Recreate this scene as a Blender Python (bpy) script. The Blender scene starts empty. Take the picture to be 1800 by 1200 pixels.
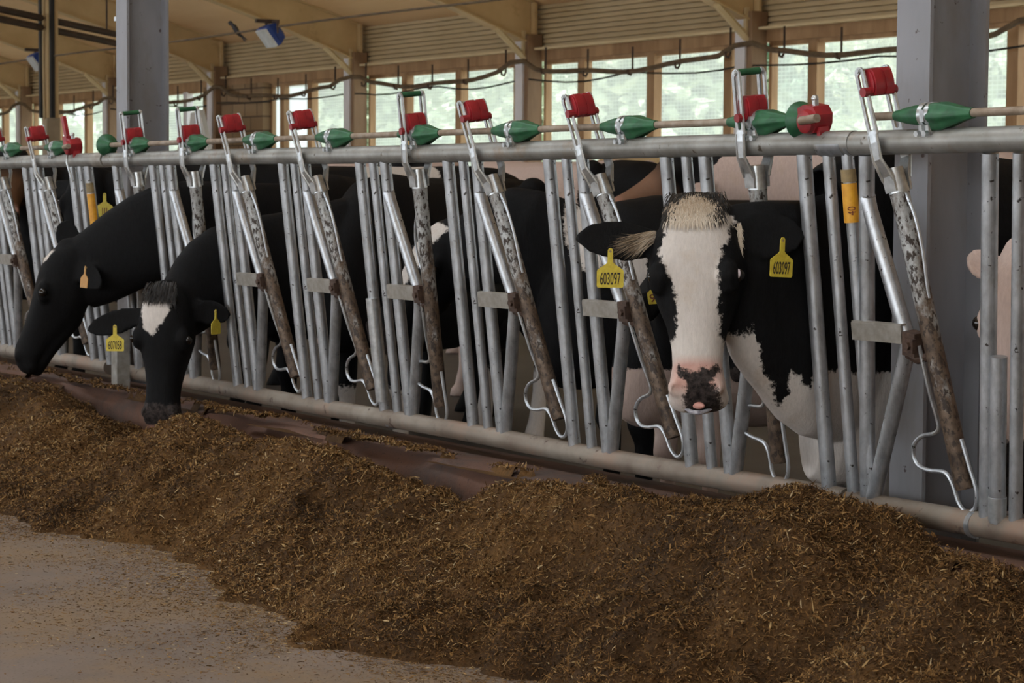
import bpy, bmesh, math, random
import numpy as np
from mathutils import Vector, Matrix

random.seed(7)
RNG = np.random.default_rng(11)
SC = bpy.context.scene
COL = SC.collection

# ------------------------------------------------------------------ camera
CAM = (0.0, -3.9665, 1.1980)
YAW, PITCH, ROLL = 0.55903, -0.06541, 0.00663
cf = np.array([-math.cos(YAW) * math.cos(PITCH), math.sin(YAW) * math.cos(PITCH), math.sin(PITCH)])
r0 = np.array([math.sin(YAW), math.cos(YAW), 0.0])
u0 = np.cross(r0, cf)
cr = r0 * math.cos(ROLL) + u0 * math.sin(ROLL)
cu = -r0 * math.sin(ROLL) + u0 * math.cos(ROLL)
cam_data = bpy.data.cameras.new('camera')
cam_data.sensor_width = 36.0
cam_data.lens = 80.0
cam_data.clip_start = 0.05
cam_data.clip_end = 300.0
cam_data.dof.use_dof = True
cam_data.dof.focus_distance = 6.3
cam_data.dof.aperture_fstop = 13.0
cam = bpy.data.objects.new('camera', cam_data)
COL.objects.link(cam)
cam.matrix_world = Matrix((
    (cr[0], cu[0], -cf[0], CAM[0]), (cr[1], cu[1], -cf[1], CAM[1]),
    (cr[2], cu[2], -cf[2], CAM[2]), (0, 0, 0, 1)))
SC.camera = cam


def at(px, py, Y):
    """world point on the plane y = Y that the photograph shows at (px, py)"""
    d = cf + cr * (px - 900.0) / 4000.0 - cu * (py - 600.0) / 4000.0
    t = (Y - CAM[1]) / d[1]
    return np.array(CAM) + d * t


# ------------------------------------------------------------------ light
SC.view_settings.view_transform = 'Standard'
SC.view_settings.look = 'None'
SC.view_settings.gamma = 1.0
SC.view_settings.exposure = 0.0
world = bpy.data.worlds.new('overcast_sky')
SC.world = world
world.use_nodes = True
bg = world.node_tree.nodes['Background']
bg.inputs['Color'].default_value = (0.86, 0.93, 1.0, 1)
bg.inputs['Strength'].default_value = 5.0


def area_light(name, loc, direction, sx, sy, power, color):
    l = bpy.data.lights.new(name, 'AREA')
    l.shape = 'RECTANGLE'
    l.size, l.size_y, l.energy, l.color = sx, sy, power, color
    o = bpy.data.objects.new(name, l)
    COL.objects.link(o)
    o.location = loc
    o.rotation_euler = Vector(direction).to_track_quat('-Z', 'Y').to_euler()
    return o


sun = bpy.data.lights.new('sun', 'SUN')
sun.energy, sun.angle, sun.color = 6.5, 0.03, (1.0, 0.96, 0.88)
sun_o = bpy.data.objects.new('sun', sun)
COL.objects.link(sun_o)
sun_o.rotation_euler = Vector((0.30, 0.75, -0.95)).to_track_quat('-Z', 'Y').to_euler()

# added fill lamps standing in for daylight, under the ridge and behind the camera
area_light('ridge_fill', (-9, -3.2, 8.3), (0.0, 0.25, -1), 26, 1.6, 420, (0.92, 0.96, 1.0))
area_light('open_side_fill', (-2, -11.7, 2.4), (-0.25, 1, -0.05), 16, 2.2, 260, (1.0, 0.97, 0.92))


# ------------------------------------------------------------------ materials
def new_mat(name):
    m = bpy.data.materials.new(name)
    m.use_nodes = True
    nt = m.node_tree
    return m, nt, nt.nodes['Principled BSDF']


def N(nt, kind, **kw):
    n = nt.nodes.new(kind)
    for k, v in kw.items():
        if k in n.inputs:
            n.inputs[k].default_value = v
        else:
            setattr(n, k, v)
    return n


def ramp(nt, stops, fac):
    r = nt.nodes.new('ShaderNodeValToRGB')
    els = r.color_ramp.elements
    while len(els) < len(stops):
        els.new(0.5)
    for e, (p, c) in zip(els, stops):
        e.position = p
        e.color = (*c, 1) if len(c) == 3 else c
    nt.links.new(fac, r.inputs['Fac'])
    return r


def mixc(nt, fac, a, b):
    m = nt.nodes.new('ShaderNodeMix')
    m.data_type = 'RGBA'
    for sock, val in ((m.inputs[0], fac), (m.inputs[6], a), (m.inputs[7], b)):
        if hasattr(val, 'is_linked'):
            nt.links.new(val, sock)
        else:
            sock.default_value = (*val, 1) if isinstance(val, tuple) and len(val) == 3 else val
    return m.outputs[2]


def noise(nt, scale, detail=4, rough=0.6, stretch=None, coord='Object'):
    tc = nt.nodes.new('ShaderNodeTexCoord')
    out = tc.outputs[coord]
    if stretch:
        mp = nt.nodes.new('ShaderNodeMapping')
        mp.inputs['Scale'].default_value = stretch
        nt.links.new(out, mp.inputs['Vector'])
        out = mp.outputs['Vector']
    n = N(nt, 'ShaderNodeTexNoise', Scale=scale, Detail=detail, Roughness=rough)
    nt.links.new(out, n.inputs['Vector'])
    return n.outputs['Fac']


def bump(nt, b, height, strength=0.3, dist=0.01):
    bn = N(nt, 'ShaderNodeBump', Strength=strength, Distance=dist)
    nt.links.new(height, bn.inputs['Height'])
    nt.links.new(bn.outputs['Normal'], b.inputs['Normal'])


def mottled(name, c1, c2, scale=8, rough=0.7, metal=0.0, specks=None, stretch=None, bump_s=0.0, lo=0.35, hi=0.65,
            coord='Object', blotch=None):
    """two tone noise, optional blotches of another colour and small dark specks"""
    m, nt, b = new_mat(name)
    f = noise(nt, scale, 5, 0.6, stretch, coord)
    col = ramp(nt, [(lo, c1), (hi, c2)], f).outputs['Color']
    if blotch:
        bc, bs, b0, b1 = blotch
        g = ramp(nt, [(b0, (0, 0, 0)), (b1, (1, 1, 1))], noise(nt, bs, 6, 0.7, stretch, coord)).outputs['Color']
        col = mixc(nt, g, col, bc)
    if specks:
        sc_, ss, s0, s1 = specks
        g = ramp(nt, [(s0, (0, 0, 0)), (s1, (1, 1, 1))], noise(nt, ss, 3, 0.55, None, coord)).outputs['Color']
        col = mixc(nt, g, col, sc_)
    nt.links.new(col, b.inputs['Base Color'])
    b.inputs['Roughness'].default_value = rough
    b.inputs['Metallic'].default_value = metal
    if bump_s:
        bump(nt, b, f, bump_s)
    return m


M = {}
M['galv'] = mottled('galvanised_steel', (0.30, 0.31, 0.32), (0.50, 0.52, 0.55), 30, 0.38, 0.75,
                    specks=((0.05, 0.045, 0.04), 55, 0.66, 0.70), stretch=(1, 1, 0.5),
                    blotch=((0.24, 0.20, 0.13), 7, 0.56, 0.75))
M['galv_rail'] = mottled('weathered_rail_steel', (0.23, 0.225, 0.205), (0.36, 0.355, 0.335), 9, 0.5, 0.6,
                         specks=((0.10, 0.08, 0.06), 26, 0.66, 0.72), blotch=((0.26, 0.17, 0.10), 4, 0.58, 0.76))
M['rail_low'] = mottled('muddy_rail_steel', (0.17, 0.13, 0.10), (0.28, 0.25, 0.21), 6, 0.6, 0.35,
                        specks=((0.08, 0.05, 0.035), 22, 0.64, 0.72), blotch=((0.24, 0.13, 0.08), 3.0, 0.50, 0.72))
M['rusty'] = mottled('rusty_steel', (0.10, 0.062, 0.038), (0.27, 0.25, 0.22), 20, 0.65, 0.3,
                     specks=((0.03, 0.019, 0.013), 75, 0.50, 0.60), stretch=(1, 1, 0.6), lo=0.44, hi=0.66, bump_s=0.25)


def mat_locking_bar():
    """zinc tube worn to brown rust from the middle down, flecked dark all over"""
    m, nt, b = new_mat('worn_locking_bar')
    tc = nt.nodes.new('ShaderNodeTexCoord')
    sep = nt.nodes.new('ShaderNodeSeparateXYZ')
    nt.links.new(tc.outputs['Object'], sep.inputs[0])
    n1 = noise(nt, 14, 5, 0.7, (1, 1, 0.5))
    k = N(nt, 'ShaderNodeMath', operation='MULTIPLY_ADD')
    k.inputs[1].default_value, k.inputs[2].default_value = -1.1, 0.62
    nt.links.new(sep.outputs['Z'], k.inputs[0])
    a = N(nt, 'ShaderNodeMath', operation='MULTIPLY_ADD')
    a.inputs[1].default_value, a.inputs[2].default_value = 2.4, -1.2
    nt.links.new(n1, a.inputs[0])
    sm = N(nt, 'ShaderNodeMath', operation='ADD')
    nt.links.new(k.outputs[0], sm.inputs[0]); nt.links.new(a.outputs[0], sm.inputs[1])
    mask = ramp(nt, [(0.30, (0, 0, 0)), (0.62, (1, 1, 1))], sm.outputs[0]).outputs['Color']
    zinc = ramp(nt, [(0.35, (0.27, 0.27, 0.26)), (0.65, (0.44, 0.45, 0.45))], noise(nt, 22, 4, 0.6)).outputs['Color']
    rust = ramp(nt, [(0.35, (0.065, 0.042, 0.028)), (0.65, (0.15, 0.105, 0.072))], noise(nt, 30, 4, 0.6)).outputs['Color']
    col = mixc(nt, mask, zinc, rust)
    fl = ramp(nt, [(0.50, (0, 0, 0)), (0.58, (1, 1, 1))], noise(nt, 80, 4, 0.65, (1, 1, 0.6))).outputs['Color']
    col = mixc(nt, fl, col, (0.035, 0.024, 0.018))
    nt.links.new(col, b.inputs['Base Color'])
    b.inputs['Roughness'].default_value = 0.55
    b.inputs['Metallic'].default_value = 0.35
    bump(nt, b, n1, 0.25)
    return m


M['rusty'] = mat_locking_bar()
M['bright'] = mottled('bright_zinc', (0.42, 0.44, 0.45), (0.60, 0.62, 0.63), 40, 0.35, 0.8)
M['plate'] = mottled('dirty_plate_steel', (0.22, 0.20, 0.17), (0.36, 0.34, 0.31), 18, 0.55, 0.4)
M['hinge'] = mottled('rusty_hinge', (0.040, 0.022, 0.015), (0.10, 0.06, 0.042), 40, 0.65, 0.3)
M['rod'] = mottled('rusty_rod', (0.22, 0.16, 0.11), (0.36, 0.30, 0.24), 25, 0.6, 0.4)
M['green'] = mottled('green_plastic', (0.010, 0.065, 0.028), (0.022, 0.125, 0.05), 25, 0.5)
M['red'] = mottled('red_plastic', (0.20, 0.010, 0.015), (0.36, 0.017, 0.024), 20, 0.42)
M['orange'] = mottled('orange_tape', (0.55, 0.24, 0.015), (0.72, 0.36, 0.02), 30, 0.5)
M['tape_dark'] = mottled('worn_tape', (0.16, 0.12, 0.06), (0.28, 0.2, 0.09), 30, 0.6)
M['ink'] = mottled('dark_ink', (0.02, 0.014, 0.008), (0.035, 0.025, 0.012), 20, 0.7)
M['ink_red'] = mottled('red_ink', (0.12, 0.02, 0.01), (0.16, 0.03, 0.01), 20, 0.7)
M['tag'] = mottled('yellow_tag_plastic', (0.48, 0.36, 0.03), (0.62, 0.50, 0.05), 60, 0.5)
M['tag_orange'] = mottled('orange_tag_plastic', (0.34, 0.15, 0.012), (0.42, 0.2, 0.018), 60, 0.5)
M['column'] = mottled('grey_column_paint', (0.185, 0.183, 0.195), (0.255, 0.253, 0.275), 3, 0.5, 0.0,
                      specks=((0.07, 0.05, 0.05), 28, 0.68, 0.72), stretch=(1, 1, 0.35), blotch=((0.15, 0.125, 0.10), 2.2, 0.52, 0.8))
M['beam'] = mottled('tan_rafter_paint', (0.56, 0.40, 0.20), (0.66, 0.49, 0.26), 1.5, 0.6, blotch=((0.28, 0.17, 0.07), 1.0, 0.62, 0.8))
M['wpost'] = mottled('pale_wall_post', (0.66, 0.65, 0.68), (0.78, 0.77, 0.80), 2, 0.5)
M['wood'] = mottled('timber_mullion', (0.30, 0.17, 0.08), (0.46, 0.29, 0.15), 4, 0.7, stretch=(1, 1, 0.2))
M['ceil'] = mottled('ceiling_boards', (0.80, 0.56, 0.31), (0.88, 0.65, 0.39), 0.8, 0.75, stretch=(0.3, 2, 1))
M['dark_iron'] = mottled('dark_brown_steel', (0.035, 0.02, 0.012), (0.07, 0.04, 0.025), 6, 0.7)
M['black_rubber'] = mottled('black_belt', (0.008, 0.008, 0.008), (0.02, 0.018, 0.016), 6, 0.7)
M['cable'] = mottled('brown_cable', (0.09, 0.06, 0.035), (0.16, 0.11, 0.06), 8, 0.7)
M['cable_tan'] = mottled('tan_hose', (0.34, 0.24, 0.12), (0.42, 0.3, 0.15), 8, 0.7)
M['blue'] = mottled('blue_lamp_housing', (0.012, 0.04, 0.19), (0.02, 0.06, 0.26), 12, 0.5)
M['lampglass'] = mottled('pale_lamp_glass', (0.55, 0.55, 0.50), (0.7, 0.7, 0.66), 12, 0.2)
M['block'] = None
M['eye'] = mottled('dark_eye', (0.004, 0.003, 0.003), (0.01, 0.007, 0.006), 20, 0.06)
M['sclera'] = mottled('eye_white', (0.55, 0.46, 0.48), (0.68, 0.60, 0.62), 30, 0.25)
M['tongue'] = mottled('pink_tongue', (0.45, 0.20, 0.17), (0.55, 0.28, 0.23), 30, 0.4)
M['lip'] = mottled('wet_lip_glint', (0.16, 0.16, 0.19), (0.5, 0.5, 0.56), 60, 0.15)  # pale bluish tone paints the glint on the wet lip
M['bark'] = mottled('tree_bark', (0.10, 0.08, 0.06), (0.2, 0.16, 0.12), 5, 0.9)
M['bird'] = mottled('swallow_plumage', (0.012, 0.012, 0.016), (0.03, 0.028, 0.03), 30, 0.6)
M['hoof'] = M['dark_iron']
M['tarp'] = mottled('white_tarpaulin', (0.62, 0.62, 0.60), (0.75, 0.75, 0.73), 3, 0.6)


def mat_concrete(name, c1, c2, scale, c3=None, c3s=(1.2, 0.5, 0.75), rough=0.85):
    m, nt, b = new_mat(name)
    f = noise(nt, scale, 8, 0.65)
    col = ramp(nt, [(0.3, c1), (0.7, c2)], f).outputs['Color']
    if c3:
        g = ramp(nt, [(c3s[1], (0, 0, 0)), (c3s[2], (1, 1, 1))], noise(nt, c3s[0], 6, 0.7)).outputs['Color']
        col = mixc(nt, g, col, c3)
    f2 = noise(nt, scale * 40, 2, 0.5)
    g2 = ramp(nt, [(0.62, (0, 0, 0)), (0.72, (1, 1, 1))], f2).outputs['Color']
    col = mixc(nt, g2, col, tuple(x * 0.6 for x in c1))
    nt.links.new(col, b.inputs['Base Color'])
    b.inputs['Roughness'].default_value = rough
    bump(nt, b, f2, 0.25, 0.004)
    return m


M['alley'] = mat_concrete('alley_concrete', (0.150, 0.113, 0.088), (0.205, 0.158, 0.128), 2.2, (0.22, 0.145, 0.075), (1.6, 0.45, 0.70))
M['curb'] = mat_concrete('reddish_curb_concrete', (0.072, 0.034, 0.022), (0.125, 0.058, 0.034), 2.5, (0.055, 0.034, 0.027), (2.0, 0.5, 0.62))
M['slatfloor'] = mat_concrete('wet_barn_floor', (0.028, 0.024, 0.02), (0.06, 0.052, 0.045), 2.0, None, rough=0.6)
M['ground'] = mat_concrete('outdoor_bounce_ground', (0.42, 0.40, 0.33), (0.55, 0.53, 0.45), 1.0)  # ground toned pale to bounce sun up through the windows


def mat_blocks():
    m, nt, b = new_mat('tan_block_masonry')
    tc = nt.nodes.new('ShaderNodeTexCoord')
    mp = nt.nodes.new('ShaderNodeMapping')
    mp.inputs['Rotation'].default_value = (math.pi / 2, 0, 0)
    nt.links.new(tc.outputs['Object'], mp.inputs['Vector'])
    br = N(nt, 'ShaderNodeTexBrick', Scale=1.0)
    br.inputs['Color1'].default_value = (0.34, 0.23, 0.13, 1)
    br.inputs['Color2'].default_value = (0.27, 0.18, 0.10, 1)
    br.inputs['Mortar'].default_value = (0.12, 0.08, 0.05, 1)
    br.inputs['Mortar Size'].default_value = 0.015
    br.inputs['Brick Width'].default_value = 0.5
    br.inputs['Row Height'].default_value = 0.25
    nt.links.new(mp.outputs['Vector'], br.inputs['Vector'])
    nt.links.new(br.outputs['Color'], b.inputs['Base Color'])
    b.inputs['Roughness'].default_value = 0.9
    return m


M['block'] = mat_blocks()


def mat_net():
    """woven wind-break net: fine threads, mostly open, whitish where the sky lights it"""
    m, nt, b = new_mat('wind_break_net')
    tc = nt.nodes.new('ShaderNodeTexCoord')
    sep = nt.nodes.new('ShaderNodeSeparateXYZ')
    nt.links.new(tc.outputs['Object'], sep.inputs[0])
    masks = []
    for ax, per, wd in (('X', 0.075, 0.16), ('Z', 0.05, 0.22)):
        a = N(nt, 'ShaderNodeMath', operation='DIVIDE'); a.inputs[1].default_value = per
        nt.links.new(sep.outputs[ax], a.inputs[0])
        f = N(nt, 'ShaderNodeMath', operation='FRACT'); nt.links.new(a.outputs[0], f.inputs[0])
        g = N(nt, 'ShaderNodeMath', operation='LESS_THAN'); g.inputs[1].default_value = wd
        nt.links.new(f.outputs[0], g.inputs[0])
        masks.append(g.outputs[0])
    mx = N(nt, 'ShaderNodeMath', operation='MAXIMUM')
    nt.links.new(masks[0], mx.inputs[0]); nt.links.new(masks[1], mx.inputs[1])
    tr = nt.nodes.new('ShaderNodeBsdfTransparent')
    tl = nt.nodes.new('ShaderNodeBsdfTranslucent'); tl.inputs['Color'].default_value = (0.56, 0.60, 0.55, 1)
    dk = nt.nodes.new('ShaderNodeBsdfTranslucent'); dk.inputs['Color'].default_value = (0.34, 0.37, 0.33, 1)
    haze = nt.nodes.new('ShaderNodeMixShader'); haze.inputs[0].default_value = 0.40
    nt.links.new(tr.outputs[0], haze.inputs[1]); nt.links.new(tl.outputs[0], haze.inputs[2])
    mix = nt.nodes.new('ShaderNodeMixShader')
    nt.links.new(mx.outputs[0], mix.inputs[0])
    nt.links.new(haze.outputs[0], mix.inputs[1]); nt.links.new(dk.outputs[0], mix.inputs[2])
    nt.links.new(mix.outputs[0], nt.nodes['Material Output'].inputs['Surface'])
    return m


M['net'] = mat_net()


def mat_leaf(name, c1, c2):
    m, nt, b = new_mat(name)
    oi = nt.nodes.new('ShaderNodeNewGeometry')
    col = ramp(nt, [(0.0, c1), (1.0, c2)], oi.outputs['Random Per Island']).outputs['Color']
    nt.links.new(col, b.inputs['Base Color'])
    b.inputs['Roughness'].default_value = 0.6
    return m


M['leaf'] = mat_leaf('pale_green_leaves', (0.14, 0.20, 0.11), (0.42, 0.49, 0.33))
M['leaf_dark'] = mat_leaf('dark_green_leaves', (0.08, 0.14, 0.09), (0.22, 0.32, 0.20))


def mat_feed():
    m, nt, b = new_mat('mixed_silage_feed')
    at_ = N(nt, 'ShaderNodeAttribute', attribute_name='tone')
    col = ramp(nt, [(0.0, (0.016, 0.008, 0.003)), (0.25, (0.088, 0.044, 0.014)), (0.5, (0.20, 0.105, 0.034)),
                    (0.75, (0.33, 0.19, 0.072)), (0.93, (0.44, 0.31, 0.15)), (1.0, (0.58, 0.46, 0.29))],
               at_.outputs['Fac']).outputs['Color']
    f = noise(nt, 90, 4, 0.7)
    g = ramp(nt, [(0.3, (0.35, 0.35, 0.35)), (0.7, (1.25, 1.2, 1.1))], f).outputs['Color']
    mul = nt.nodes.new('ShaderNodeMix'); mul.data_type = 'RGBA'; mul.blend_type = 'MULTIPLY'
    mul.inputs[0].default_value = 0.8
    nt.links.new(col, mul.inputs[6]); nt.links.new(g, mul.inputs[7])
    nt.links.new(mul.outputs[2], b.inputs['Base Color'])
    b.inputs['Roughness'].default_value = 0.85
    b.inputs['Specular IOR Level'].default_value = 0.2
    bump(nt, b, f, 0.6, 0.01)
    return m


M['feed'] = mat_feed()


def mat_coat(name, white=(0.62, 0.57, 0.53), black=(0.0042, 0.0042, 0.0046), edge=0.022, brown=(0.10, 0.05, 0.025)):
    """short cow hair: vertex fields say where the white, pink and dark-nose areas lie"""
    m, nt, b = new_mat(name)
    w = N(nt, 'ShaderNodeAttribute', attribute_name='white')
    pk = N(nt, 'ShaderNodeAttribute', attribute_name='pink')
    dk = N(nt, 'ShaderNodeAttribute', attribute_name='nose')
    tan = N(nt, 'ShaderNodeAttribute', attribute_name='tan')
    fine = noise(nt, 60, 5, 0.75)

    def edge_mask(attr, amount, soft):
        s = N(nt, 'ShaderNodeMath', operation='SUBTRACT'); s.inputs[1].default_value = 0.5
        nt.links.new(fine, s.inputs[0])
        k = N(nt, 'ShaderNodeMath', operation='MULTIPLY'); k.inputs[1].default_value = amount * 2.4
        nt.links.new(s.outputs[0], k.inputs[0])
        a = N(nt, 'ShaderNodeMath', operation='ADD')
        nt.links.new(attr.outputs['Fac'], a.inputs[0]); nt.links.new(k.outputs[0], a.inputs[1])
        r = N(nt, 'ShaderNodeMapRange'); r.inputs['From Min'].default_value = -soft; r.inputs['From Max'].default_value = soft
        nt.links.new(a.outputs[0], r.inputs['Value'])
        return r.outputs['Result']

    hair = noise(nt, 130, 4, 0.7, (1, 1, 0.25))
    wcol = ramp(nt, [(0.25, tuple(c * 0.82 for c in white)), (0.7, white)], hair).outputs['Color']
    dirt = ramp(nt, [(0.55, (0, 0, 0)), (0.8, (0.5, 0.5, 0.5))], noise(nt, 9, 5, 0.7)).outputs['Color']
    wcol = mixc(nt, dirt, wcol, (0.42, 0.31, 0.20))
    bcol = ramp(nt, [(0.3, black), (0.75, tuple(c * 1.7 + 0.002 for c in black))], hair).outputs['Color']
    bcol = mixc(nt, tan.outputs['Fac'], bcol, brown)
    col = mixc(nt, edge_mask(w, edge, 0.004), bcol, wcol)
    pcol = ramp(nt, [(0.3, (0.42, 0.20, 0.16)), (0.7, (0.56, 0.32, 0.26))], noise(nt, 25, 4, 0.6)).outputs['Color']
    col = mixc(nt, pk.outputs['Fac'], col, pcol)
    ncol = ramp(nt, [(0.35, (0.010, 0.008, 0.008)), (0.75, (0.075, 0.06, 0.055))], noise(nt, 70, 4, 0.7)).outputs['Color']
    col = mixc(nt, edge_mask(dk, 0.022, 0.004), col, ncol)
    nt.links.new(col, b.inputs['Base Color'])
    b.inputs['Roughness'].default_value = 0.7
    b.inputs['Specular IOR Level'].default_value = 0.10
    bump(nt, b, hair, 0.35, 0.006)
    return m


M['coat'] = mat_coat('holstein_coat')
M['coat_pink'] = mat_coat('pinkish_white_coat', white=(0.52, 0.40, 0.35))
M['coat_tan'] = mat_coat('tan_muzzled_coat', white=(0.50, 0.38, 0.33), brown=(0.20, 0.11, 0.07))


def mat_hair():
    m, nt, b = new_mat('cow_hair_tuft')
    a = N(nt, 'ShaderNodeAttribute', attribute_name='tone')
    col = ramp(nt, [(0.0, (0.008, 0.007, 0.007)), (0.3, (0.05, 0.035, 0.02)), (0.6, (0.40, 0.30, 0.20)), (1.0, (0.66, 0.58, 0.48))],
               a.outputs['Fac']).outputs['Color']
    nt.links.new(col, b.inputs['Base Color'])
    b.inputs['Roughness'].default_value = 0.6
    return m


M['hair'] = mat_hair()


# ------------------------------------------------------------------ object helpers
def link(o, parent=None):
    COL.objects.link(o)
    if parent is not None:
        o.parent = parent
    return o


def tag(o, label=None, cat=None, group=None, kind=None):
    for k, v in (('label', label), ('category', cat), ('group', group), ('kind', kind)):
        if v:
            o[k] = v
    return o


def empty(name, loc=(0, 0, 0), rot=(0, 0, 0), parent=None, label=None, cat=None, group=None):
    o = bpy.data.objects.new(name, None)
    o.empty_display_size = 0.1
    o.location = loc
    o.rotation_euler = rot
    link(o, parent)
    return tag(o, label, cat, group)


class MB:
    """collects shapes and links them as one mesh object"""

    def __init__(self):
        self.v, self.f = [], []

    def add(self, vs, fs):
        n = len(self.v)
        self.v.extend([tuple(float(c) for c in p) for p in vs])
        self.f.extend([tuple(i + n for i in f) for f in fs])
        return self

    def box(self, c, s, rot=None):
        pts = [Vector((x * s[0] / 2, y * s[1] / 2, z * s[2] / 2)) for x in (-1, 1) for y in (-1, 1) for z in (-1, 1)]
        if rot is not None:
            pts = [rot @ p for p in pts]
        c = Vector(c)
        return self.add([p + c for p in pts], [(0, 1, 3, 2), (4, 6, 7, 5), (0, 4, 5, 1), (2, 3, 7, 6), (0, 2, 6, 4), (1, 5, 7, 3)])

    def tube(self, pts, r, seg=14, cap=True, smooth_path=0):
        P = [np.array(p, float) for p in pts]
        if smooth_path:
            P = catmull(P, smooth_path)
        rs = r if isinstance(r, (list, tuple)) else [r] * len(P)
        if len(rs) != len(P):
            rs = list(np.interp(np.linspace(0, 1, len(P)), np.linspace(0, 1, len(rs)), rs))
        rings = []
        prev = None
        for i, p in enumerate(P):
            a = P[min(i + 1, len(P) - 1)] - P[max(i - 1, 0)]
            a = a / (np.linalg.norm(a) + 1e-12)
            if prev is None:
                h = np.array([0, 0, 1.0]) if abs(a[2]) < 0.9 else np.array([0, 1.0, 0])
                x = np.cross(h, a)
            else:
                x = prev - a * (prev @ a)
            x /= np.linalg.norm(x)
            prev = x
            y = np.cross(a, x)
            # keep the section true at bends
            k = 1.0
            if 0 < i < len(P) - 1:
                d1 = P[i] - P[i - 1]; d2 = P[i + 1] - P[i]
                c = d1 @ d2 / (np.linalg.norm(d1) * np.linalg.norm(d2) + 1e-12)
                k = 1 / max(0.6, math.sqrt((1 + c) / 2))
            rings.append([p + rs[i] * k * (x * math.cos(t) + y * math.sin(t)) for t in np.linspace(0, 2 * math.pi, seg, endpoint=False)])
        return self.loft(rings, cap)

    def loft(self, rings, cap=True):
        n = len(rings[0])
        vs = [p for r in rings for p in r]
        fs = []
        for i in range(len(rings) - 1):
            for j in range(n):
                a, b = i * n + j, i * n + (j + 1) % n
                fs.append((a, b, b + n, a + n))
        if cap:
            fs.append(tuple(range(n - 1, -1, -1)))
            fs.append(tuple((len(rings) - 1) * n + j for j in range(n)))
        return self.add(vs, fs)

    def sphere(self, c, r, seg=16, rings=10):
        r = r if isinstance(r, (tuple, list)) else (r, r, r)
        R = []
        for k in range(rings + 1):
            th = math.pi * k / rings
            s = max(math.sin(th), 0.02)
            R.append([(c[0] + r[0] * s * math.cos(t), c[1] + r[1] * s * math.sin(t), c[2] - r[2] * math.cos(th))
                      for t in np.linspace(0, 2 * math.pi, seg, endpoint=False)])
        return self.loft(R)

    def prism(self, poly, y0, y1):
        """polygon in x,z pushed along y"""
        n = len(poly)
        vs = [(x, y0, z) for x, z in poly] + [(x, y1, z) for x, z in poly]
        fs = [tuple(range(n)), tuple(range(2 * n - 1, n - 1, -1))]
        for i in range(n):
            j = (i + 1) % n
            fs.append((i, i + n, j + n, j))
        return self.add(vs, fs)

    def frame(self, outer, inner, y0, y1):
        """flat ring between two x,z outlines of equal point count"""
        n = len(outer)
        vs = [(x, y0, z) for x, z in outer] + [(x, y0, z) for x, z in inner] + \
             [(x, y1, z) for x, z in outer] + [(x, y1, z) for x, z in inner]
        fs = []
        for i in range(n):
            j = (i + 1) % n
            fs += [(i, j, j + n, i + n), (i + 2 * n, i + 3 * n, j + 3 * n, j + 2 * n),
                   (i, i + 2 * n, j + 2 * n, j), (i + n, j + n, j + 3 * n, i + 3 * n)]
        return self.add(vs, fs)

    def mesh(self, name, m=None, smooth=True, angle=40):
        me = bpy.data.meshes.new(name)
        me.from_pydata(self.v, [], self.f)
        me.validate()
        bm = bmesh.new()
        bm.from_mesh(me)
        bmesh.ops.recalc_face_normals(bm, faces=bm.faces)
        for f in bm.faces:
            f.smooth = smooth
        if smooth:
            lim = math.radians(angle)
            for e in bm.edges:
                if len(e.link_faces) == 2 and e.calc_face_angle(0) > lim:
                    e.smooth = False
        bm.to_mesh(me)
        bm.free()
        if m is not None:
            me.materials.append(m)
        return me

    def obj(self, name, m, parent=None, smooth=True, angle=40):
        return link(bpy.data.objects.new(name, self.mesh(name, m, smooth, angle)), parent)


def catmull(P, k):
    P = [np.array(p, float) for p in P]
    out = []
    for i in range(len(P) - 1):
        p0 = P[i - 1] if i else 2 * P[0] - P[1]
        p1, p2 = P[i], P[i + 1]
        p3 = P[i + 2] if i + 2 < len(P) else 2 * P[-1] - P[-2]
        for t in np.linspace(0, 1, k, endpoint=False):
            out.append(0.5 * (2 * p1 + (p2 - p0) * t + (2 * p0 - 5 * p1 + 4 * p2 - p3) * t * t + (3 * p1 - p0 - 3 * p2 + p3) * t ** 3))
    out.append(P[-1])
    return out


def inst(name, me, parent, loc=(0, 0, 0), rot=(0, 0, 0)):
    o = bpy.data.objects.new(name, me)
    o.location = loc
    o.rotation_euler = rot
    return link(o, parent)


def copy_tree(o, parent=None):
    c = o.copy()
    link(c)
    c.parent = parent
    for ch in list(o.children):
        copy_tree(ch, c)
    return c


# ------------------------------------------------------------------ the barn itself
def struct(name, mb, m, parent=None, smooth=False):
    o = mb.obj(name, m, parent, smooth)
    if parent is None:
        o['kind'] = 'structure'
    return o


def ceil_z(Y):
    return 3.88 + 0.29 * (13.7 - Y)


XL, XR = -58.0, 9.0
struct('floor', MB().box(((XL + XR) / 2, -6.2, -0.05), (XR - XL, 12.0, 0.1)), M['alley'])
struct('floor_barn', MB().box(((XL + XR) / 2, 6.95, -0.05), (XR - XL, 13.7, 0.1)), M['slatfloor'])
struct('floor_bounce', MB().box(((XL + XR) / 2, 10.6, 0.08), (XR - XL, 6.0, 0.16)), mat_concrete('pale_bounce_floor', (0.50, 0.40, 0.27), (0.62, 0.51, 0.36), 3))  # pale floor added to bounce window light onto the ceiling
struct('ground_outside', MB().box((-40, 44, -0.35), (120, 60, 0.3)), M['ground'])

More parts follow.
